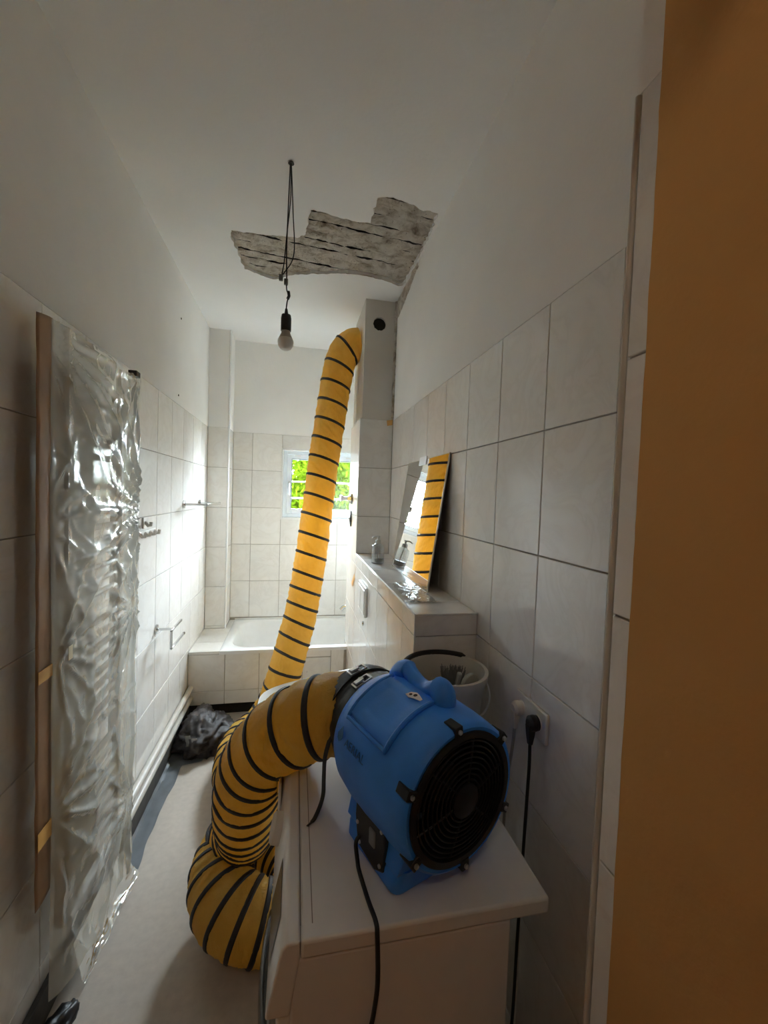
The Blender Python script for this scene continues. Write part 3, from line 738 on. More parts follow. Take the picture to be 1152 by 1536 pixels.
# film sheet
ANC = [(1.872, 1.545, .020, 22, .55), (1.30, 2.06, .015, 24, .55), (1.80, 2.06, .012, 15, .25), (1.335, 1.151, .013, 15, .28), (1.780, 1.18, .017, 17, .32), (1.285, 1.53, .012, 11, .32), (1.80, .40, .012, 16, .35), (1.31, .70, .012, 13, .35)]
def film_pt(u, z):
    # u 0..1 from the taped edge to the far edge, then folding back to the wall
    if u < .86:
        t = u/.86; yy = 1.325+(1.822-1.325)*t; xx = -.668+.052*min(1, t*3.0)**.7
        xx += .006*sin(t*5+z*2)
    else:
        t = (u-.86)/.14; yy = 1.822+.012*sin(t*3)+.02*t; xx = -.616-.088*t
    w = 0; tw = 1e-6; acc = 0
    for (ay, az, am, fr_, L) in ANC:
        dy, dz = yy-ay, z-az; d = math.hypot(dy, dz)+1e-4; an = math.atan2(dz, dy)
        ph = an*fr_/2+1.3*noise.noise(Vector((an*2.2, ay*5, az*3)))+.5*noise.noise(Vector((yy*5, z*5, ay)))
        g = math.exp(-2.4*d/L); tw += g
        rdg = (1-abs(sin(ph)))**1.8
        acc += g*am*1.5*(rdg-.35)*min(1, d/.11)*math.exp(-.55*d/L)
    w += acc/tw
    q = Vector((yy*7, z*4, 1.5))
    w += .006*noise.noise(q*.7)+.0012*sin(yy*150+5*noise.noise(Vector((yy*3, z*2, 4))))*max(0, noise.noise(Vector((yy*4, z*1.5, 9)))+.2)
    cr = noise.noise(Vector((yy*6+z*7, z*3-yy*4, 3)))
    w += .004*max(0, 1-abs(cr)*9)
    if z < .5: w += .010*noise.noise(Vector((yy*9, z*11, 8)))
    f = 1 if u < .86 else max(0, 1-(u-.86)/.10)
    f *= min(1, u/.06+.1)
    edge = .003*noise.noise(Vector((z*16, 2, 2)))*(1 if u > .7 else 0)
    return (max(xx+w*f, -.646 if .08 < u < .86 else -.715), yy+edge, z)
rows = []
for i in range(231):
    v = i/230; row = []
    for j in range(121):
        u = j/120; zt_ = 2.092-.030*min(1, u/.86)+.008*noise.noise(Vector((u*14, 3, 1)))-.014*sin(pi*min(1, u/.86)); zb_ = .135+.03*noise.noise(Vector((u*7, 5, 1)))-.02*u
        row.append(film_pt(u, zb_+(zt_-zb_)*v))
    rows.append(row)
fi = thing('plastic_film', (-.66, 1.58, .13), 'clear crinkled plastic film taped over the towel radiator', 'plastic film')
MB().grid(rows).build('sheet', MFILM, fi, True, ang=180)
rows = []
for i in range(40):
    v = i/39; row = []
    for j in range(46):
        u = j/45; yy = 1.46+.40*u; q = Vector((yy*9, v*2.2, 4))
        z_ = max(.003, .16*(1-v)**2+.018*(1+noise.noise(q))*v+.012*abs(noise.noise(q*3)))
        row.append((-.665+.03*v+.02*noise.noise(q*.7)+.03*u*v, yy+.03*v*noise.noise(q*.6), z_))
    rows.append(row)
MB().grid(rows).build('trailing_hem', MFILM, fi, True, ang=180)
MB().box((-.634, 1.765, 2.057), (-.604, 1.805, 2.078)).build('clip', MBLACK, fi, bevel=.002)
# brown tape along the near edge, with cross pieces
tpz = []
for i in range(90):
    z_ = .46+(2.082-.46)*i/89; tpz.append([(-.668-.004+.0015*noise.noise(Vector((z_*9, j, 1)))+.004*sin(j/6*pi), 1.268+.076*j/6+.003*noise.noise(Vector((z_*12, 1, 7))), z_+.012*(j/6)) for j in range(7)])
tg = MB().grid(tpz).build('edge_tape', MTAPE, None, True)
sol = tg.modifiers.new('th', 'SOLIDIFY'); sol.thickness = .0012
adopt(tg, fi)
for (yy, z_, w, h, mt_) in ((1.30, 1.115, .074, .034, MTAPEO), (1.30, .66, .074, .05, MTAPEO), (1.36, 1.15, .022, .04, MTAPEB), (1.79, 1.19, .022, .045, MTAPEB), (1.815, 1.50, .016, .02, MTAPEB)):
    xx = -.6625 if yy < 1.33 else (-.617 if yy > 1.5 else -.632)
    MB().box((xx, yy-w/2, z_-h/2), (xx+.0015, yy+w/2, z_+h/2)).build('cross_tape', mt_, fi)

# ------------------------------------------------------------------ washing machine
WX0, WX1, WY0, WY1, WZ = 0.0, .515, .715, 1.315, .85
wm = thing('washing_machine', (.22, 1.015, 0), 'white slim washing machine with the blue blower standing on it', 'washing machine')
MB().box((.012, WY0+.004, .04), (.435, WY1-.004, WZ-.035)).build('body', MWHITE, wm, bevel=.006)
top = MB().box((.028, WY0, WZ-.034), (WX1, WY1, WZ)).build('top_panel', MWHITE, wm, bevel=.006)
# control panel: slanted front strip, facing the left wall
prof = [(.027, WZ-.036), (.027, WZ-.001), (.004, WZ-.001), (-.006, WZ-.012), (-.030, WZ-.125), (-.030, WZ-.135), (.012, WZ-.135)]
fpn = MB(); n_ = len(prof)
fpn.add([(x, WY0+.001, z) for x, z in prof]+[(x, WY1-.001, z) for x, z in prof], [tuple(range(n_)), tuple(range(2*n_-1, n_-1, -1))]+[(i, (i+1) % n_, n_+(i+1) % n_, n_+i) for i in range(n_)])
cp = fpn.build('control_panel', MWHITE, wm, bevel=.004)
def on_panel(t, off): return (-.006-.024*t-off, WZ-.012-.113*t+off*.2)
a = on_panel(.05, .0015); b = on_panel(.93, .0015)
MB().add([(a[0], .785, a[1]), (b[0], .785, b[1]), (b[0], .915, b[1]), (a[0], .915, a[1])], [(0, 1, 2, 3)]).build('display', MDISP, cp)
kn = Matrix.Translation((-.018, 1.06, WZ-.066)) @ Matrix.Rotation(rad(-78), 4, 'Y')
MB().lathe([(.036, 0), (.035, .018), (.030, .022), (0, .022)], kn, 28).build('programme_knob', MPLASTW, cp, True)
MB().box((-.028, 1.15, WZ-.12), (-.020, 1.30, WZ-.04)).build('drawer', MPLASTW, cp, bevel=.004)
MB().box((-.012, WY0+.006, .16), (.016, WY1-.006, WZ-.140)).build('front_panel', MWHITE, wm, bevel=.006)
MB().box((-.004, WY0+.01, .045), (.016, WY1-.01, .150)).build('kick_plate', MPLASTW, wm, bevel=.003)
dm = Matrix.Translation((-.011, 1.015, .43)) @ Matrix.Rotation(rad(-90), 4, 'Y')
dr = MB().lathe([(.19, 0), (.188, .016), (.150, .022), (.148, .012)], dm, 48).build('door', MGREY, wm, True)
MB().lathe([(.148, .012), (.13, .030), (.09, .042), (.04, .047), (0, .048)], dm, 40, caps=False).build('door_glass', MDISP, dr, True)
for xx, yy in ((.05, WY0+.06), (.39, WY0+.06), (.05, WY1-.06), (.39, WY1-.06)):
    MB().lathe([(.022, 0), (.022, .012), (.012, .014), (.012, .045)], Matrix.Translation((xx, yy, 0)), 16).build('foot', MBLACK, wm, True)
for xx in (.0275, .049):
    MB().box((xx-.0009, WY0+.03, WZ-.0008), (xx+.0009, WY1-.02, WZ+.0004)).build('seam', simple('seam', (.22, .21, .19), .8), top)

# ------------------------------------------------------------------ bucket with tools
bx, by, br, bh = .466, 1.216, .126, .262
bk = thing('bucket', (bx, by, WZ), 'white bucket of grey tools on the washing machine behind the blower', 'bucket')
T = Matrix.Translation((bx, by, WZ))
MB().lathe([(.098, .0008), (.102, .004), (br-.008, bh-.05), (br-.004, bh-.045), (br, bh-.03), (br+.004, bh-.02), (br+.006, bh-.002), (br+.002, bh), (br-.005, bh-.002), (br-.008, bh-.02), (.098, .006), (0, .005)], T, 48, caps=False).build('shell', MBUCK, bk, True)
arc = [(bx+(br+.001)*cos(rad(a)), by+(br+.001)*sin(rad(a)), WZ+bh-.001) for a in range(38, 214, 6)]
MB().tube(arc, [.003]+[.0085]*(len(arc)-2)+[.003], 10).build('rim_gasket', MBLACK, bk, True)
hl = [(bx+(br+.012)*cos(rad(a)), by+(br+.012)*sin(rad(a)), WZ+bh-.05-.05*sin(rad((a-200)/160*180))) for a in range(200, 361, 8)]
MB().tube(hl, .003, 8).build('bail', MSILVER, bk, True)
def tool(name, pts, r, mat, label, cat, rx_=1.0):
    t = thing(name, pts[0], label, cat, 'tools in the bucket')
    return t
t1 = thing('trowel', (bx+.05, by-.02, WZ+.02), 'grey sponge float with rounded end standing in the bucket', 'trowel', 'tools in the bucket')
Mt = Matrix.Translation((bx+.050, by-.030, WZ+.030)) @ Matrix.Rotation(rad(5), 4, 'Y') @ Matrix.Rotation(rad(20), 4, 'Z') @ Matrix.Rotation(rad(90), 4, 'X')
MB().prism([(.034*cos(rad(a)), .19+.034*sin(rad(a))) for a in range(0, 181, 12)]+[(-.034, .02), (.034, .02)], .014, Mt).build('blade', MGREYL, t1, bevel=.003)
for k in range(5):
    MB().box((-.028, .07+.03*k, .0135), (.028, .073+.03*k, .0165), Mt).build('rib', MGREY, t1)
t2 = thing('putty_knife', (bx+.01, by, WZ+.02), 'grey scraper handle standing upright in the bucket', 'scraper', 'tools in the bucket')
Mt = Matrix.Translation((bx+.005, by-.01, WZ+.014)) @ Matrix.Rotation(rad(10), 4, 'Y') @ Matrix.Rotation(rad(70), 4, 'Z')
MB().box((-.03, -.003, .0), (.03, .003, .13), Mt).build('blade', MSILVER, t2)
MB().box((-.011, -.008, .12), (.011, .008, .235), Mt).build('handle', MGREYL, t2, bevel=.005)
t3 = thing('hand_brush', (bx+.02, by+.05, WZ+.02), 'dark hand brush with stiff bristles leaning in the bucket', 'brush', 'tools in the bucket')
Mt = Matrix.Translation((bx+.022, by+.020, WZ+.02)) @ Matrix.Rotation(rad(5), 4, 'Y') @ Matrix.Rotation(rad(-4), 4, 'X')
MB().box((-.025, -.012, .0), (.025, .012, .15), Mt).build('stock', MGREY, t3, bevel=.005)
br_ = MB()
for k in range(160):
    px_, py_ = random.uniform(-.034, .034), random.uniform(-.014, .014)
    q0 = Mt @ Vector((px_*.7, py_*.7, .148)); q1 = Mt @ Vector((px_+random.uniform(-.012, .012), py_+random.uniform(-.006, .006), .148+random.uniform(.055, .085)))
    br_.tube([q0, q1], [.0018, .0012], 4)
bo = br_.build('bristles', MGREY, t3); bo['kind'] = 'stuff'
t4 = thing('work_glove', (bx-.04, by-.01, WZ+.01), 'dark crumpled work glove lying in the bucket', 'glove', 'tools in the bucket')
gb = bmesh.new(); bmesh.ops.create_icosphere(gb, subdivisions=4, radius=1)
for v in gb.verts:
    p = v.co.copy(); r_ = 1+.3*noise.noise(p*2)+.15*(1-2*abs(noise.noise(p*4)))
    v.co = Vector((bx-.045+p.x*r_*.042, by+.0+p.y*r_*.062, WZ+.105+p.z*r_*.072))
me = bpy.data.meshes.new('cloth'); gb.to_mesh(me); gb.free(); me.materials.append(MBLACK)
me.polygons.foreach_set('use_smooth', [True]*len(me.polygons)); obj('cloth', me, t4)
for k in range(3):
    MB().tube(spline([(bx-.045+.016*(k-1), by+.0, WZ+.15), (bx-.04+.022*(k-1), by+.004, WZ+.19), (bx-.036+.024*(k-1), by+.012, WZ+.205+.012*(k == 1))], 4), [.013]*8+[.007], 8).build('finger', MBLACK, t4, True)

# ------------------------------------------------------------------ wall socket, plugs, cables
sk = thing('wall_socket', (XR, .987, 1.068), 'white double wall socket beside the doorway', 'socket')
MB().box((XR-.010, .912, 1.028), (XR-.0006, 1.066, 1.108)).build('cover_plate', MPLASTW, sk, bevel=.004)
rxn = Matrix.Rotation(rad(-90), 4, 'Y')
for yy in (1.027, .950):
    MB().lathe([(.0215, .009), (.0215, .0115), (.0195, .0115), (.0195, .0015), (0, .0015)], Matrix.Translation((XR-.0005, yy, 1.068)) @ rxn, 28, caps=False).build('outlet', MPLASTW, sk, True)
def plug(yy, mat, label, cablemat, path, clabel):
    p = thing('power_plug', (XR-.012, yy, 1.068), label, 'plug')
    MB().lathe([(.0185, .003), (.0185, .016), (.020, .018), (.019, .030), (.011, .036), (0, .036)], Matrix.Translation((XR-.0005, yy, 1.068)) @ rxn, 24, caps=False).build('body', mat, p, True)
    MB().loft([[Vector((XR-.016-a_*.0, yy, 1.068)) + Vector((-a_, b_, c_)) for a_, b_, c_ in q] for q in (
        [(.002, -.011, -.004), (.022, -.011, -.004), (.022, .011, -.004), (.002, .011, -.004)],
        [(.004, -.009, -.03), (.020, -.009, -.03), (.020, .009, -.03), (.004, .009, -.03)],
        [(.007, -.006, -.055), (.017, -.006, -.055), (.017, .006, -.055), (.007, .006, -.055)])]).build('strain_relief', mat, p, bevel=.002)
    MB().tube(spline([(XR-.028, yy, 1.018)]+path, 8), .0042, 8).build('cable', cablemat, p, True)
plug(1.027, MTOOTH, 'white angled plug in the socket nearer the ledge', MGREYL, [(XR-.028, 1.032, .97), (XR-.024, 1.05, .90), (XR-.02, 1.07, .82), (XR-.02, 1.08, .55), (XR-.02, 1.1, .2), (XR-.03, 1.15, .008)], '')
plug(.950, MBLACK, 'black angled plug in the socket nearer the doorway', MRUBBER, [(XR-.028, .948, .96), (XR-.029, .950, .86), (XR-.030, .952, .75), (XR-.030, .96, .5), (XR-.03, .97, .2), (XR-.04, 1.0, .008)], '')

# ------------------------------------------------------------------ pendant bulb
pb = thing('pendant_bulb', (-.056, 1.763, ZC), 'bare bulb on black wires hanging from the ceiling', 'lamp')
px, py = -.056, 1.763
MB().lathe([(.012, -.006), (.010, -.002), (.004, .0)], Matrix.Translation((px, py, ZC)), 16).build('ceiling_exit', MBLACK, pb, True)
MB().tube(spline([(px, py, ZC), (px+.001, py, 2.80), (px-.010, py, 2.66), (px-.017, py+.002, 2.56), (px-.026, py+.004, 2.50)], 8), .0022, 6).build('wire', MRUBBER, pb, True)
MB().tube(spline([(px, py, ZC), (px+.006, py, 2.86), (px+.013, py, 2.74), (px+.021, py, 2.62), (px+.012, py, 2.56), (px-.015, py, 2.515), (px-.026, py, 2.495)], 8), .0022, 6).build('wire', MRUBBER, pb, True)
MB().tube(spline([(px-.003, py, ZC), (px-.006, py, 2.80), (px-.009, py, 2.62), (px-.006, py, 2.50), (px-.005, py, 2.45), (px+.004, py, 2.425), (px-.002, py, 2.40), (px-.006, py, 2.355)], 8), .0026, 6).build('wire', MRUBBER, pb, True)
for (dx, z_) in ((-.028, 2.492), (-.008, 2.478)):
    MB().box((px+dx-.008, py-.006, z_-.012), (px+dx+.008, py+.006, z_+.012)).build('terminal_block', MGREY, pb, bevel=.003)
MB().tube([(px+.002, py, 2.442), (px+.005, py, 2.425), (px+.0, py, 2.412)], .006, 8).build('splice', MBLACK, pb, True)
ct = Matrix.Translation((px-.004, py, 0))
MB().lathe([(.005, 2.372), (.008, 2.352), (.018, 2.348), (.0205, 2.335), (.0205, 2.285), (.019, 2.284)], ct, 24).build('lamp_holder', MBLACK, pb, True)
MB().lathe([(.017, 2.286), (.018, 2.275), (.024, 2.262), (.028, 2.254)], ct, 28).build('bulb_collar', MBULBC, pb, True)
MB().lathe([(.028, 2.255), (.031, 2.247), (.0315, 2.238), (.029, 2.226), (.022, 2.215), (.012, 2.209), (0, 2.207)], ct, 28, caps=False).build('bulb_globe', MBULB, pb, True)

# ------------------------------------------------------------------ blower
OB = Vector((.328, .814, WZ)); BR = Matrix.Translation(OB) @ Matrix.Rotation(math.atan2(.369, .929), 4, 'Z')
bw = thing('air_blower', OB, 'blue axial air blower with black grille on the washing machine', 'blower')
ZCN = .182
def ring(y, R, squ=0, n=56):
    out = []
    for k in range(n):
        a = 2*pi*k/n; c, s_ = cos(a), sin(a)
        out.append(BR @ Vector((R*c, y, ZCN+R*s_)))
    return out
stn = [(-.044, .134), (-.046, .142), (-.040, .149), (-.020, .152), (.03, .156), (.10, .158), (.17, .157), (.225, .151), (.255, .140), (.262, .128), (.262, .112), (.250, .110)]
mb = MB(); mb.loft([ring(y, R) for y, R in stn], caps=False)
# inner inlet throat
hs = mb.build('housing', MBLUE, bw, True, ang=50)
MB().loft([ring(-.044, .134), ring(-.036, .126), ring(.06, .122), ring(.20, .118)], caps=False).build('inlet_throat', MBLACK, bw, True)
# stand below the barrel
def rect(x0, x1, y0, y1, z, r=.02):
    out = []
    for cx, cy, a0 in ((x1-r, y1-r, 0), (x0+r, y1-r, 90), (x0+r, y0+r, 180), (x1-r, y0+r, 270)):
        for k in range(6):
            a = rad(a0+90*k/5); out.append(BR @ Vector((cx+r*cos(a), cy+r*sin(a), z)))
    return out
sta = MB().loft([rect(-.130, .130, -.002, .180, .001), rect(-.136, .136, -.008, .188, .012), rect(-.134, .134, -.012, .188, .040), rect(-.128, .128, -.018, .186, .056)])
sta.build('stand', MBLUE, bw, True, ang=50)
for sx_ in (-1, 1):
    ck = [(.062, .134, -.012, .188, .050), (.102, .128, -.020, .186, .085), (.119, .128, -.028, .180, .125), (.129, .142, -.034, .176, .165)]
    MB().loft([[BR @ Vector((sx_*x, y, z)) for x, y in ((x0_, y0_), (x1_, y0_), (x1_, y1_), (x0_, y1_))] for x0_, x1_, y0_, y1_, z in ck]).build('stand_cheek', MBLUE, bw, bevel=.004)
# switch panel in a dark recess on the side
pn = [(.030, .030), (.026, .120), (.060, .160), (.135, .158), (.142, .080), (.130, .022), (.060, .014)]
pl_ = MB(); Mp = BR @ Matrix(((0, 0, -1, -.126), (1, 0, 0, 0), (0, 1, 0, 0), (0, 0, 0, 1)))
pl_.prism(pn, .013, Mp); sp = pl_.build('switch_panel', MBLACK, bw, bevel=.003)
for (y, z) in ((.040, .038), (.120, .032), (.036, .112), (.122, .146), (.130, .070)):
    MB().lathe([(.0045, 0), (.004, .003), (0, .0035)], Mp @ Matrix.Translation((y, z, .0128)), 10, caps=False).build('screw', MSILVER, sp, True)
MB().box((.058, .060, .011), (.080, .095, .017), Mp).build('rocker_switch', MGREY, sp, bevel=.003)
# inlet grille
gr = MB()
for R in [.020+.0105*k for k in range(10)]:
    pts = [BR @ Vector((R*cos(a), -.044-.010*(1-(R/.122)**2), ZCN+R*sin(a))) for a in [2*pi*k/40 for k in range(41)]]
    gr.tube(pts, .0018, 6, caps=False)
for k in range(6):
    a = pi*k/3+.3
    gr.tube([BR @ Vector((R*cos(a), -.042-.010*(1-(R/.122)**2), ZCN+R*sin(a))) for R in (.016, .05, .09, .128)], .0025, 6)
gr.build('grille', MBLACK, bw, True)
MB().lathe([(.034, 0), (.034, .004), (.020, .008), (0, .009)], BR @ Matrix.Translation((0, -.052, ZCN)) @ Matrix.Rotation(rad(90), 4, 'X'), 28, caps=False).build('grille_hub', MBLACK, bw, True)
MB().lathe([(.1345, .0), (.1345, .004), (.121, .005), (.121, -.02)], BR @ Matrix.Translation((0, -.044, ZCN)) @ Matrix.Rotation(rad(90), 4, 'X'), 56, caps=False).build('grille_ring', MBLACK, bw, True)
fanm = MB(); fanm.lathe([(.04, .0), (.04, .05), (.02, .06)], BR @ Matrix.Translation((0, .06, ZCN)) @ Matrix.Rotation(rad(90), 4, 'X'), 24)
fan = fanm.build('motor_hub', MBLACK, bw, True)
for k in range(6):
    a = 2*pi*k/6; u1 = Vector((cos(a), 0, sin(a))); u2 = Vector((-sin(a), 0, cos(a))); q = []
    for R in (.038, .08, .116):
        for s_ in (-1, 1):
            v = u1*R+u2*(s_*.022*(.6+R*5)*.8)+Vector((0, .04+s_*.014, ZCN)); q.append(BR @ v)
    MB().add(q, [(0, 1, 3, 2), (2, 3, 5, 4)]).build('fan_blade', MBLACK, fan)
MB().lathe([(.118, 0), (0, .0)], BR @ Matrix.Translation((0, .085, ZCN)) @ Matrix.Rotation(rad(90), 4, 'X'), 40, caps=False).build('throat_shade_disc', MDARK, bw)  # dark disc added behind the fan, paints the shade inside the throat
for adeg in (98, 40, 158, 332, 215, 275):
    a = rad(adeg); R = .145; ctr = Vector((R*cos(a), -.034, ZCN+R*sin(a)))
    Mc = BR @ Matrix.Translation(ctr) @ Matrix.Rotation(-(a-pi/2), 4, 'Y')
    cl = MB().box((-.010, -.016, -.014), (.010, .020, .010), Mc).build('grille_clip', MBLACK, bw, bevel=.002)
    MB().lathe([(.005, 0), (.0045, .004), (0, .005)], Mc @ Matrix.Translation((0, -.016, .0)) @ Matrix.Rotation(rad(90), 4, 'X'), 12, caps=False).build('screw', MSILVER, cl, True)
# carrying handle: two horns with a bar between, and a recessed panel beside it
hp_ = [(.018, .040, .320), (.020, .045, .352), (.022, .068, .356), (.024, .10, .338), (.026, .135, .336), (.028, .165, .344), (.030, .188, .352), (.030, .215, .342), (.028, .235, .315)]
MB().tube([BR @ p for p in spline(hp_, 6)], [.026]*3+[.027]*9+[.020]*24+[.024]*12+[.018], 14).build('carry_handle', MBLUE, bw, True)
rpz = []
for i in range(13):
    v = i/12; row = []
    for j in range(13):
        u = j/12; y = .045+.150*v; a = rad(96+46*u)
        edge = min(u, 1-u, v, 1-v); R = .1585 + (.0035 if edge < .1 else -.0)
        row.append(BR @ Vector((R*cos(a), y, ZCN+R*sin(a))))
    rpz.append(row)
pnl = MB().grid(rpz).build('moulded_panel', MBLUE, bw, True, ang=25)
# ribs framing the recess
for y in (.045, .200):
    MB().tube([BR @ Vector((.160*cos(rad(a)), y, ZCN+.160*sin(rad(a)))) for a in range(92, 150, 4)], [.003]+[.0055]*13+[.003], 8).build('panel_rib', MBLUE, bw, True)
MB().tube([BR @ Vector((.160*cos(rad(146)), y, ZCN+.160*sin(rad(146)))) for y in (.045, .09, .15, .20)], .005, 8).build('panel_rib', MBLUE, bw, True)
# sticker on top
skp = [(-.022, -.002), (-.014, .010), (.0, .013), (.010, .007), (.024, -.004), (.022, -.011), (.006, -.009), (-.010, -.010)]
a_ = rad(100); Ms = BR @ Matrix.Translation((.1625*cos(a_), .088, ZCN+.1625*sin(a_))) @ Matrix.Rotation(-(a_-pi/2), 4, 'Y') @ Matrix.Rotation(rad(-70), 4, 'Z')
stk = MB().prism(skp, .001, Ms).build('sticker', MSTICK, bw)
MB().prism([(.004*cos(k)-.010, .001+.004*sin(k)) for k in (0, 1, 2, 3, 4, 5)], .0016, Ms).build('sticker_mark', MBLACK, stk)
MB().prism([(.005*cos(k)+.002, .002+.005*sin(k)) for k in (0, 1, 2, 3, 4, 5)], .0016, Ms).build('sticker_mark', MBLACK, stk)
# embossed drop mark and lettering on the barrel side
def wrap(x, y):          # x along the barrel (towards the inlet), y up around it
    a = rad(163)-y/.159; return Vector((.1592*cos(a), .200-x, ZCN+.1592*sin(a)))
dp = [(0, .024), (.011, .006), (.008, -.004), (0, -.010), (-.008, -.004), (-.011, .006)]
q0 = [BR @ wrap(x+.0, y) for x, y in dp]
nv_ = (BR.to_3x3() @ Vector((cos(rad(163)), 0, sin(rad(163)))))*.0012
drop = MB().add(q0+[q+nv_ for q in q0], [tuple(range(6)), tuple(range(6, 12))]+[(i, (i+1) % 6, 6+(i+1) % 6, 6+i) for i in range(6)])
drop.build('drop_emblem', MBLUED, bw)
fc = bpy.data.curves.new('lettering', 'FONT'); fc.body = 'AERIAL'; fc.size = .024; fc.extrude = .0006; fc.space_character = 1.1; fc.align_y = 'CENTER'
fo = bpy.data.objects.new('lettering', fc); COL.objects.link(fo)
dg = bpy.context.evaluated_depsgraph_get(); me = bpy.data.meshes.new_from_object(fo.evaluated_get(dg)); bpy.data.objects.remove(fo)
for v in me.vertices:
    p = wrap(v.co.x+.024, v.co.y); a = rad(163)-v.co.y/.159
    v.co = BR @ (p+Vector((cos(a), 0, sin(a)))*(v.co.z+.0004))
me.materials.clear(); me.materials.append(MBLUED); obj('lettering', me, bw)
# power cable of the blower: from the panel over the top and down the machine side
bp0 = Mp @ Vector((.120, .046, .012))
pc = spline([bp0, bp0+Vector((-.010, -.006, -.012)), (bp0.x-.008, bp0.y-.022, WZ+.008), (.148, .83, WZ+.0055), (.156, .765, WZ+.0055), (.163, .722, WZ+.0055), (.163, .706, WZ-.008), (.166, .704, .76), (.160, .703, .70), (.148, .702, .62), (.150, .702, .4), (.16, .70, .12), (.17, .66, .008), (.25, .45, .006)], 8)
MB().tube(pc, .0045, 8).build('power_cable', MRUBBER, bw, True)

# ------------------------------------------------------------------ ventilation hose
hose = thing('ventilation_hose', (-.2, 1.6, 0), 'yellow ventilation hose with black spiral bands from blower to shaft', 'hose')
back = (BR.to_3x3() @ Vector((0, 1, 0)))
o0 = BR @ Vector((0, .262, ZCN))
R1, R2, R3 = .112, .125, .110
ctl = [(o0+back*.085, .112), (Vector((.100, 1.158, 1.018)), .108), (Vector((.038, 1.190, .985)), .108), (Vector((-.028, 1.235, .925)), .108), (Vector((-.083, 1.295, .838)), .107), (Vector((-.122, 1.355, .725)), .105), (Vector((-.142, 1.455, .545)), .105),
       (Vector((-.155, 1.60, .365)), .106), (Vector((-.21, 1.715, .235)), .110), (Vector((-.238, 1.690, .190)), .112), (Vector((-.240, 1.610, .178)), .116), (Vector((-.208, 1.525, .165)), .120), (Vector((-.145, 1.475, .150)), .120),
       (Vector((-.055, 1.462, .130)), .116), (Vector((.030, 1.510, .120)), .112), (Vector((.040, 1.630, .116)), .110), (Vector((-.03, 1.770, .114)), .110), (Vector((-.14, 1.95, .113)), .110), (Vector((-.26, 2.20, .112)), .110), (Vector((-.302, 2.42, .112)), .110), (Vector((-.285, 2.62, .112)), .110), (Vector((-.20, 2.77, .125)), .110), (Vector((-.12, 2.81, .22)), .110),
       (Vector((-.072, 2.80, .36)), .110), (Vector((-.048, 2.80, .442)), .110), (Vector((.000, 2.84, .62)), .110), (Vector((.047, 2.88, .803)), .110), (Vector((.083, 2.92, 1.02)), .109), (Vector((.113, 2.95, 1.23)), .108), (Vector((.148, 2.985, 1.55)), .108), (Vector((.183, 3.02, 1.876)), .108), (Vector((.218, 3.035, 2.15)), .108), (Vector((.252, 3.045, 2.42)), .108), (Vector((.278, 3.045, 2.56)), .110), (Vector((.315, 3.045, 2.655)), .114), (Vector((.370, 3.042, 2.705)), .115), (Vector((.414, 3.04, 2.715)), .114)]
cl_ = spline([c for c, r_ in ctl], 14)
rads = []
for i in range(len(ctl)-1): rads += [ctl[i][1]+(ctl[i+1][1]-ctl[i][1])*k/14 for k in range(14)]
rads.append(ctl[-1][1])
arc_ = [0]
for a, b in zip(cl_, cl_[1:]): arc_.append(arc_[-1]+(b-a).length)
Ltot = arc_[-1]
def at_s(s):
    import bisect
    i = min(max(bisect.bisect_right(arc_, s)-1, 0), len(cl_)-2); t = (s-arc_[i])/max(1e-9, arc_[i+1]-arc_[i])
    return cl_[i].lerp(cl_[i+1], t), rads[i]+(rads[i+1]-rads[i])*t, i+t
# ring positions: wide pitch where stretched, close where squeezed
def pitch(p):
    if p.z > 1.0 and p.y > 2: return .135
    if p.y > 2.7: return .108
    if p.y < 1.3 and p.z > .9: return .088
    if p.z < .26 and p.y < 1.75: return .052
    return .074
s = .035; ringS = []
while s < Ltot-.02:
    ringS.append(s); s += pitch(at_s(s)[0])
def squash(p):           # the soft hose flattens where it lies over the machine's edge
    if p.y < 1.322 and p.y > .72 and p.z < WZ+.003 and p.x > -.034:
        if WZ+.003-p.z < p.x+.034: return Vector((p.x, p.y, WZ+.003))
        return Vector((-.034, p.y, p.z))
    return p
NS = int(Ltot/.006); NA = 72
samp = [at_s(Ltot*i/NS) for i in range(NS+1)]
fr_ = frames([q[0] for q in samp]); rows = []
import bisect
for i, ((p, r_, _), (t, a, b)) in enumerate(zip(samp, fr_)):
    sv = Ltot*i/NS; k = bisect.bisect_right(ringS, sv)
    s0 = ringS[k-1] if k > 0 else 0; s1 = ringS[k] if k < len(ringS) else Ltot
    f = (sv-s0)/max(1e-6, s1-s0); row = []
    for j in range(NA):
        th = 2*pi*j/NA
        q = Vector((cos(th)*1.6+f*1.3, sin(th)*1.6, k*3.7+f*1.6))
        dr_ = sin(pi*f)**.7*(-.004+.006*noise.noise(q*1.5)+.0055*(1-2*abs(noise.noise(Vector((th*2.2+f*3.0, k*5.1, f*.8)))) -.5)+.003*(1-2*abs(noise.noise(Vector((th*5.5+f*6, k*3.3, f*1.5))))))
        row.append(squash(p+(a*cos(th)+b*sin(th))*(r_+dr_)))
    rows.append(row)
MB().grid(rows, wrap=True).build('fabric_tube', MHOSE, hose, True, ang=180)
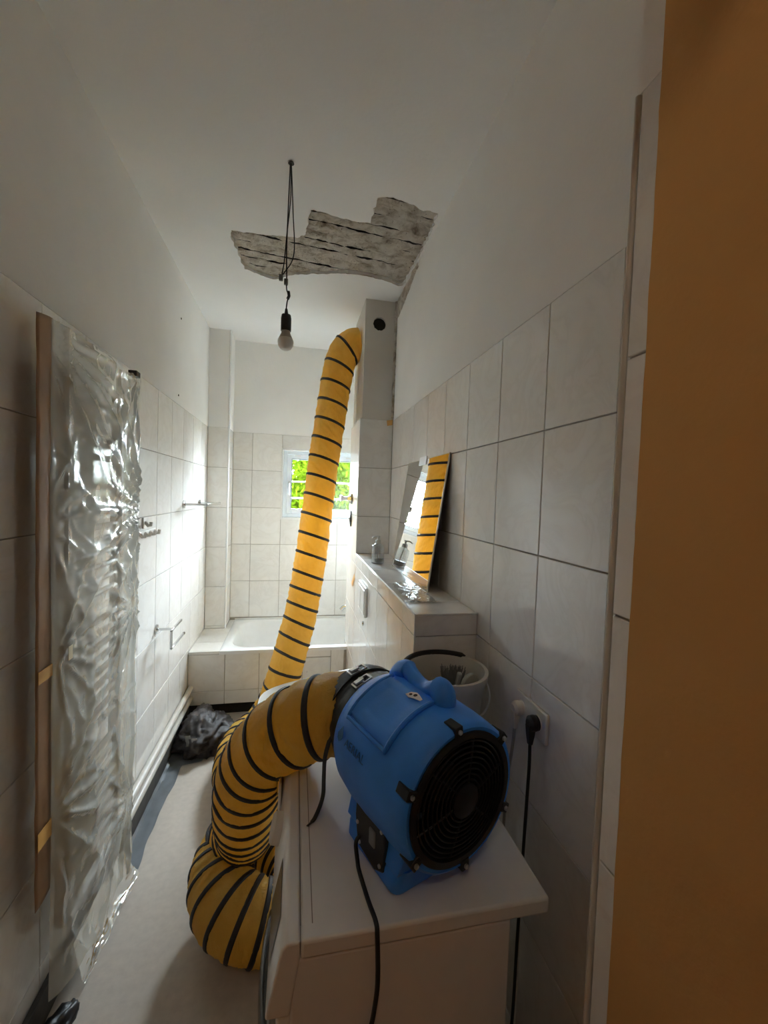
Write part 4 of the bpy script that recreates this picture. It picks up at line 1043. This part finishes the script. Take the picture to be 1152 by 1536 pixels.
for k, sv in enumerate(ringS):
    p, r_, fi_ = at_s(sv); i = min(NS, int(round(sv/Ltot*NS))); t, a, b = fr_[i]
    n_ = 40; mb = MB(); tilt_ = .20 if (p.z > .5 and p.y > 2.5) else .06
    # spiral pitch: lean each band a little
    side = t.cross(Vector((0, 1, 0))) if abs(t.y) < .8 else t.cross(Vector((0, 0, 1)))
    side.normalize(); lean = t.cross(side).normalized()
    rows = []
    for j in range(n_):
        th = 2*pi*j/n_; d = a*cos(th)+b*sin(th); c = p+d*r_ + t*(tilt_*r_*d.dot(side))
        sec = []
        for m_ in range(6):
            an = 2*pi*m_/6; sec.append(squash(c+t*(.0095*cos(an))+d*(.0042*sin(an))))
        rows.append(sec)
    rows.append(rows[0])
    mb.grid(rows, wrap=True).build('spiral_band', MBAND, hose, True)
# black collar over the outlet, straps, buckles
rows = []
for i in range(19):
    v = i/18; row = []
    for j in range(64):
        th = 2*pi*j/64; q = Vector((cos(th)*2.2, sin(th)*2.2, v*3))
        R = .125-.005*v+.005*noise.noise(q*2)*(1-v)+.004*(1-2*abs(noise.noise(q*4)))*(1-v*.7)
        row.append(BR @ Vector((R*cos(th), 252e-3+.125*v, ZCN+R*sin(th))))
    rows.append(row)
MB().grid(rows, wrap=True).build('collar', MCOLLAR, hose, True, ang=180)
for y, w in ((.280, .011), (.338, .013)):
    rows = []
    for j in range(64):
        th = 2*pi*j/64
        rows.append([BR @ Vector((R*cos(th), y+dy, ZCN+R*sin(th))) for dy, R in ((-w, .125), (-w, .1285), (w, .1275), (w, .124))])
    rows.append(rows[0]); MB().grid(rows, wrap=True).build('strap', MBLACK, hose)
def buckle(y, adeg):
    a = rad(adeg); M_ = BR @ Matrix.Translation((.131*cos(a), y, ZCN+.131*sin(a))) @ Matrix.Rotation(-(a-pi/2), 4, 'Y')
    k = MB()
    for lo, hi in (((-.026, -.014, -.002), (.026, -.010, .003)), ((-.026, .010, -.002), (.026, .014, .003)), ((-.026, -.014, -.002), (-.021, .014, .003)), ((.021, -.014, -.002), (.026, .014, .003)), ((-.002, -.014, 0), (.003, .014, .006)), ((-.020, -.007, .003), (.006, .007, .009))): k.box(lo, hi, M_)
    k.build('buckle', MSILVER, hose, bevel=.001)
buckle(.338, 104); buckle(.282, 112)
sl = spline([BR @ Vector((-.125, .300, ZCN-.01)), BR @ Vector((-.138, .302, .12)), BR @ Vector((-.141, .300, .07)), BR @ Vector((-.150, .285, .03)), BR @ Vector((-.180, .262, .006)), BR @ Vector((-.205, .25, .003))], 8)
MB().tube(sl, [.007]*36+[.004]*5, 6, rx=.18).build('strap_tail', MBLACK, hose)
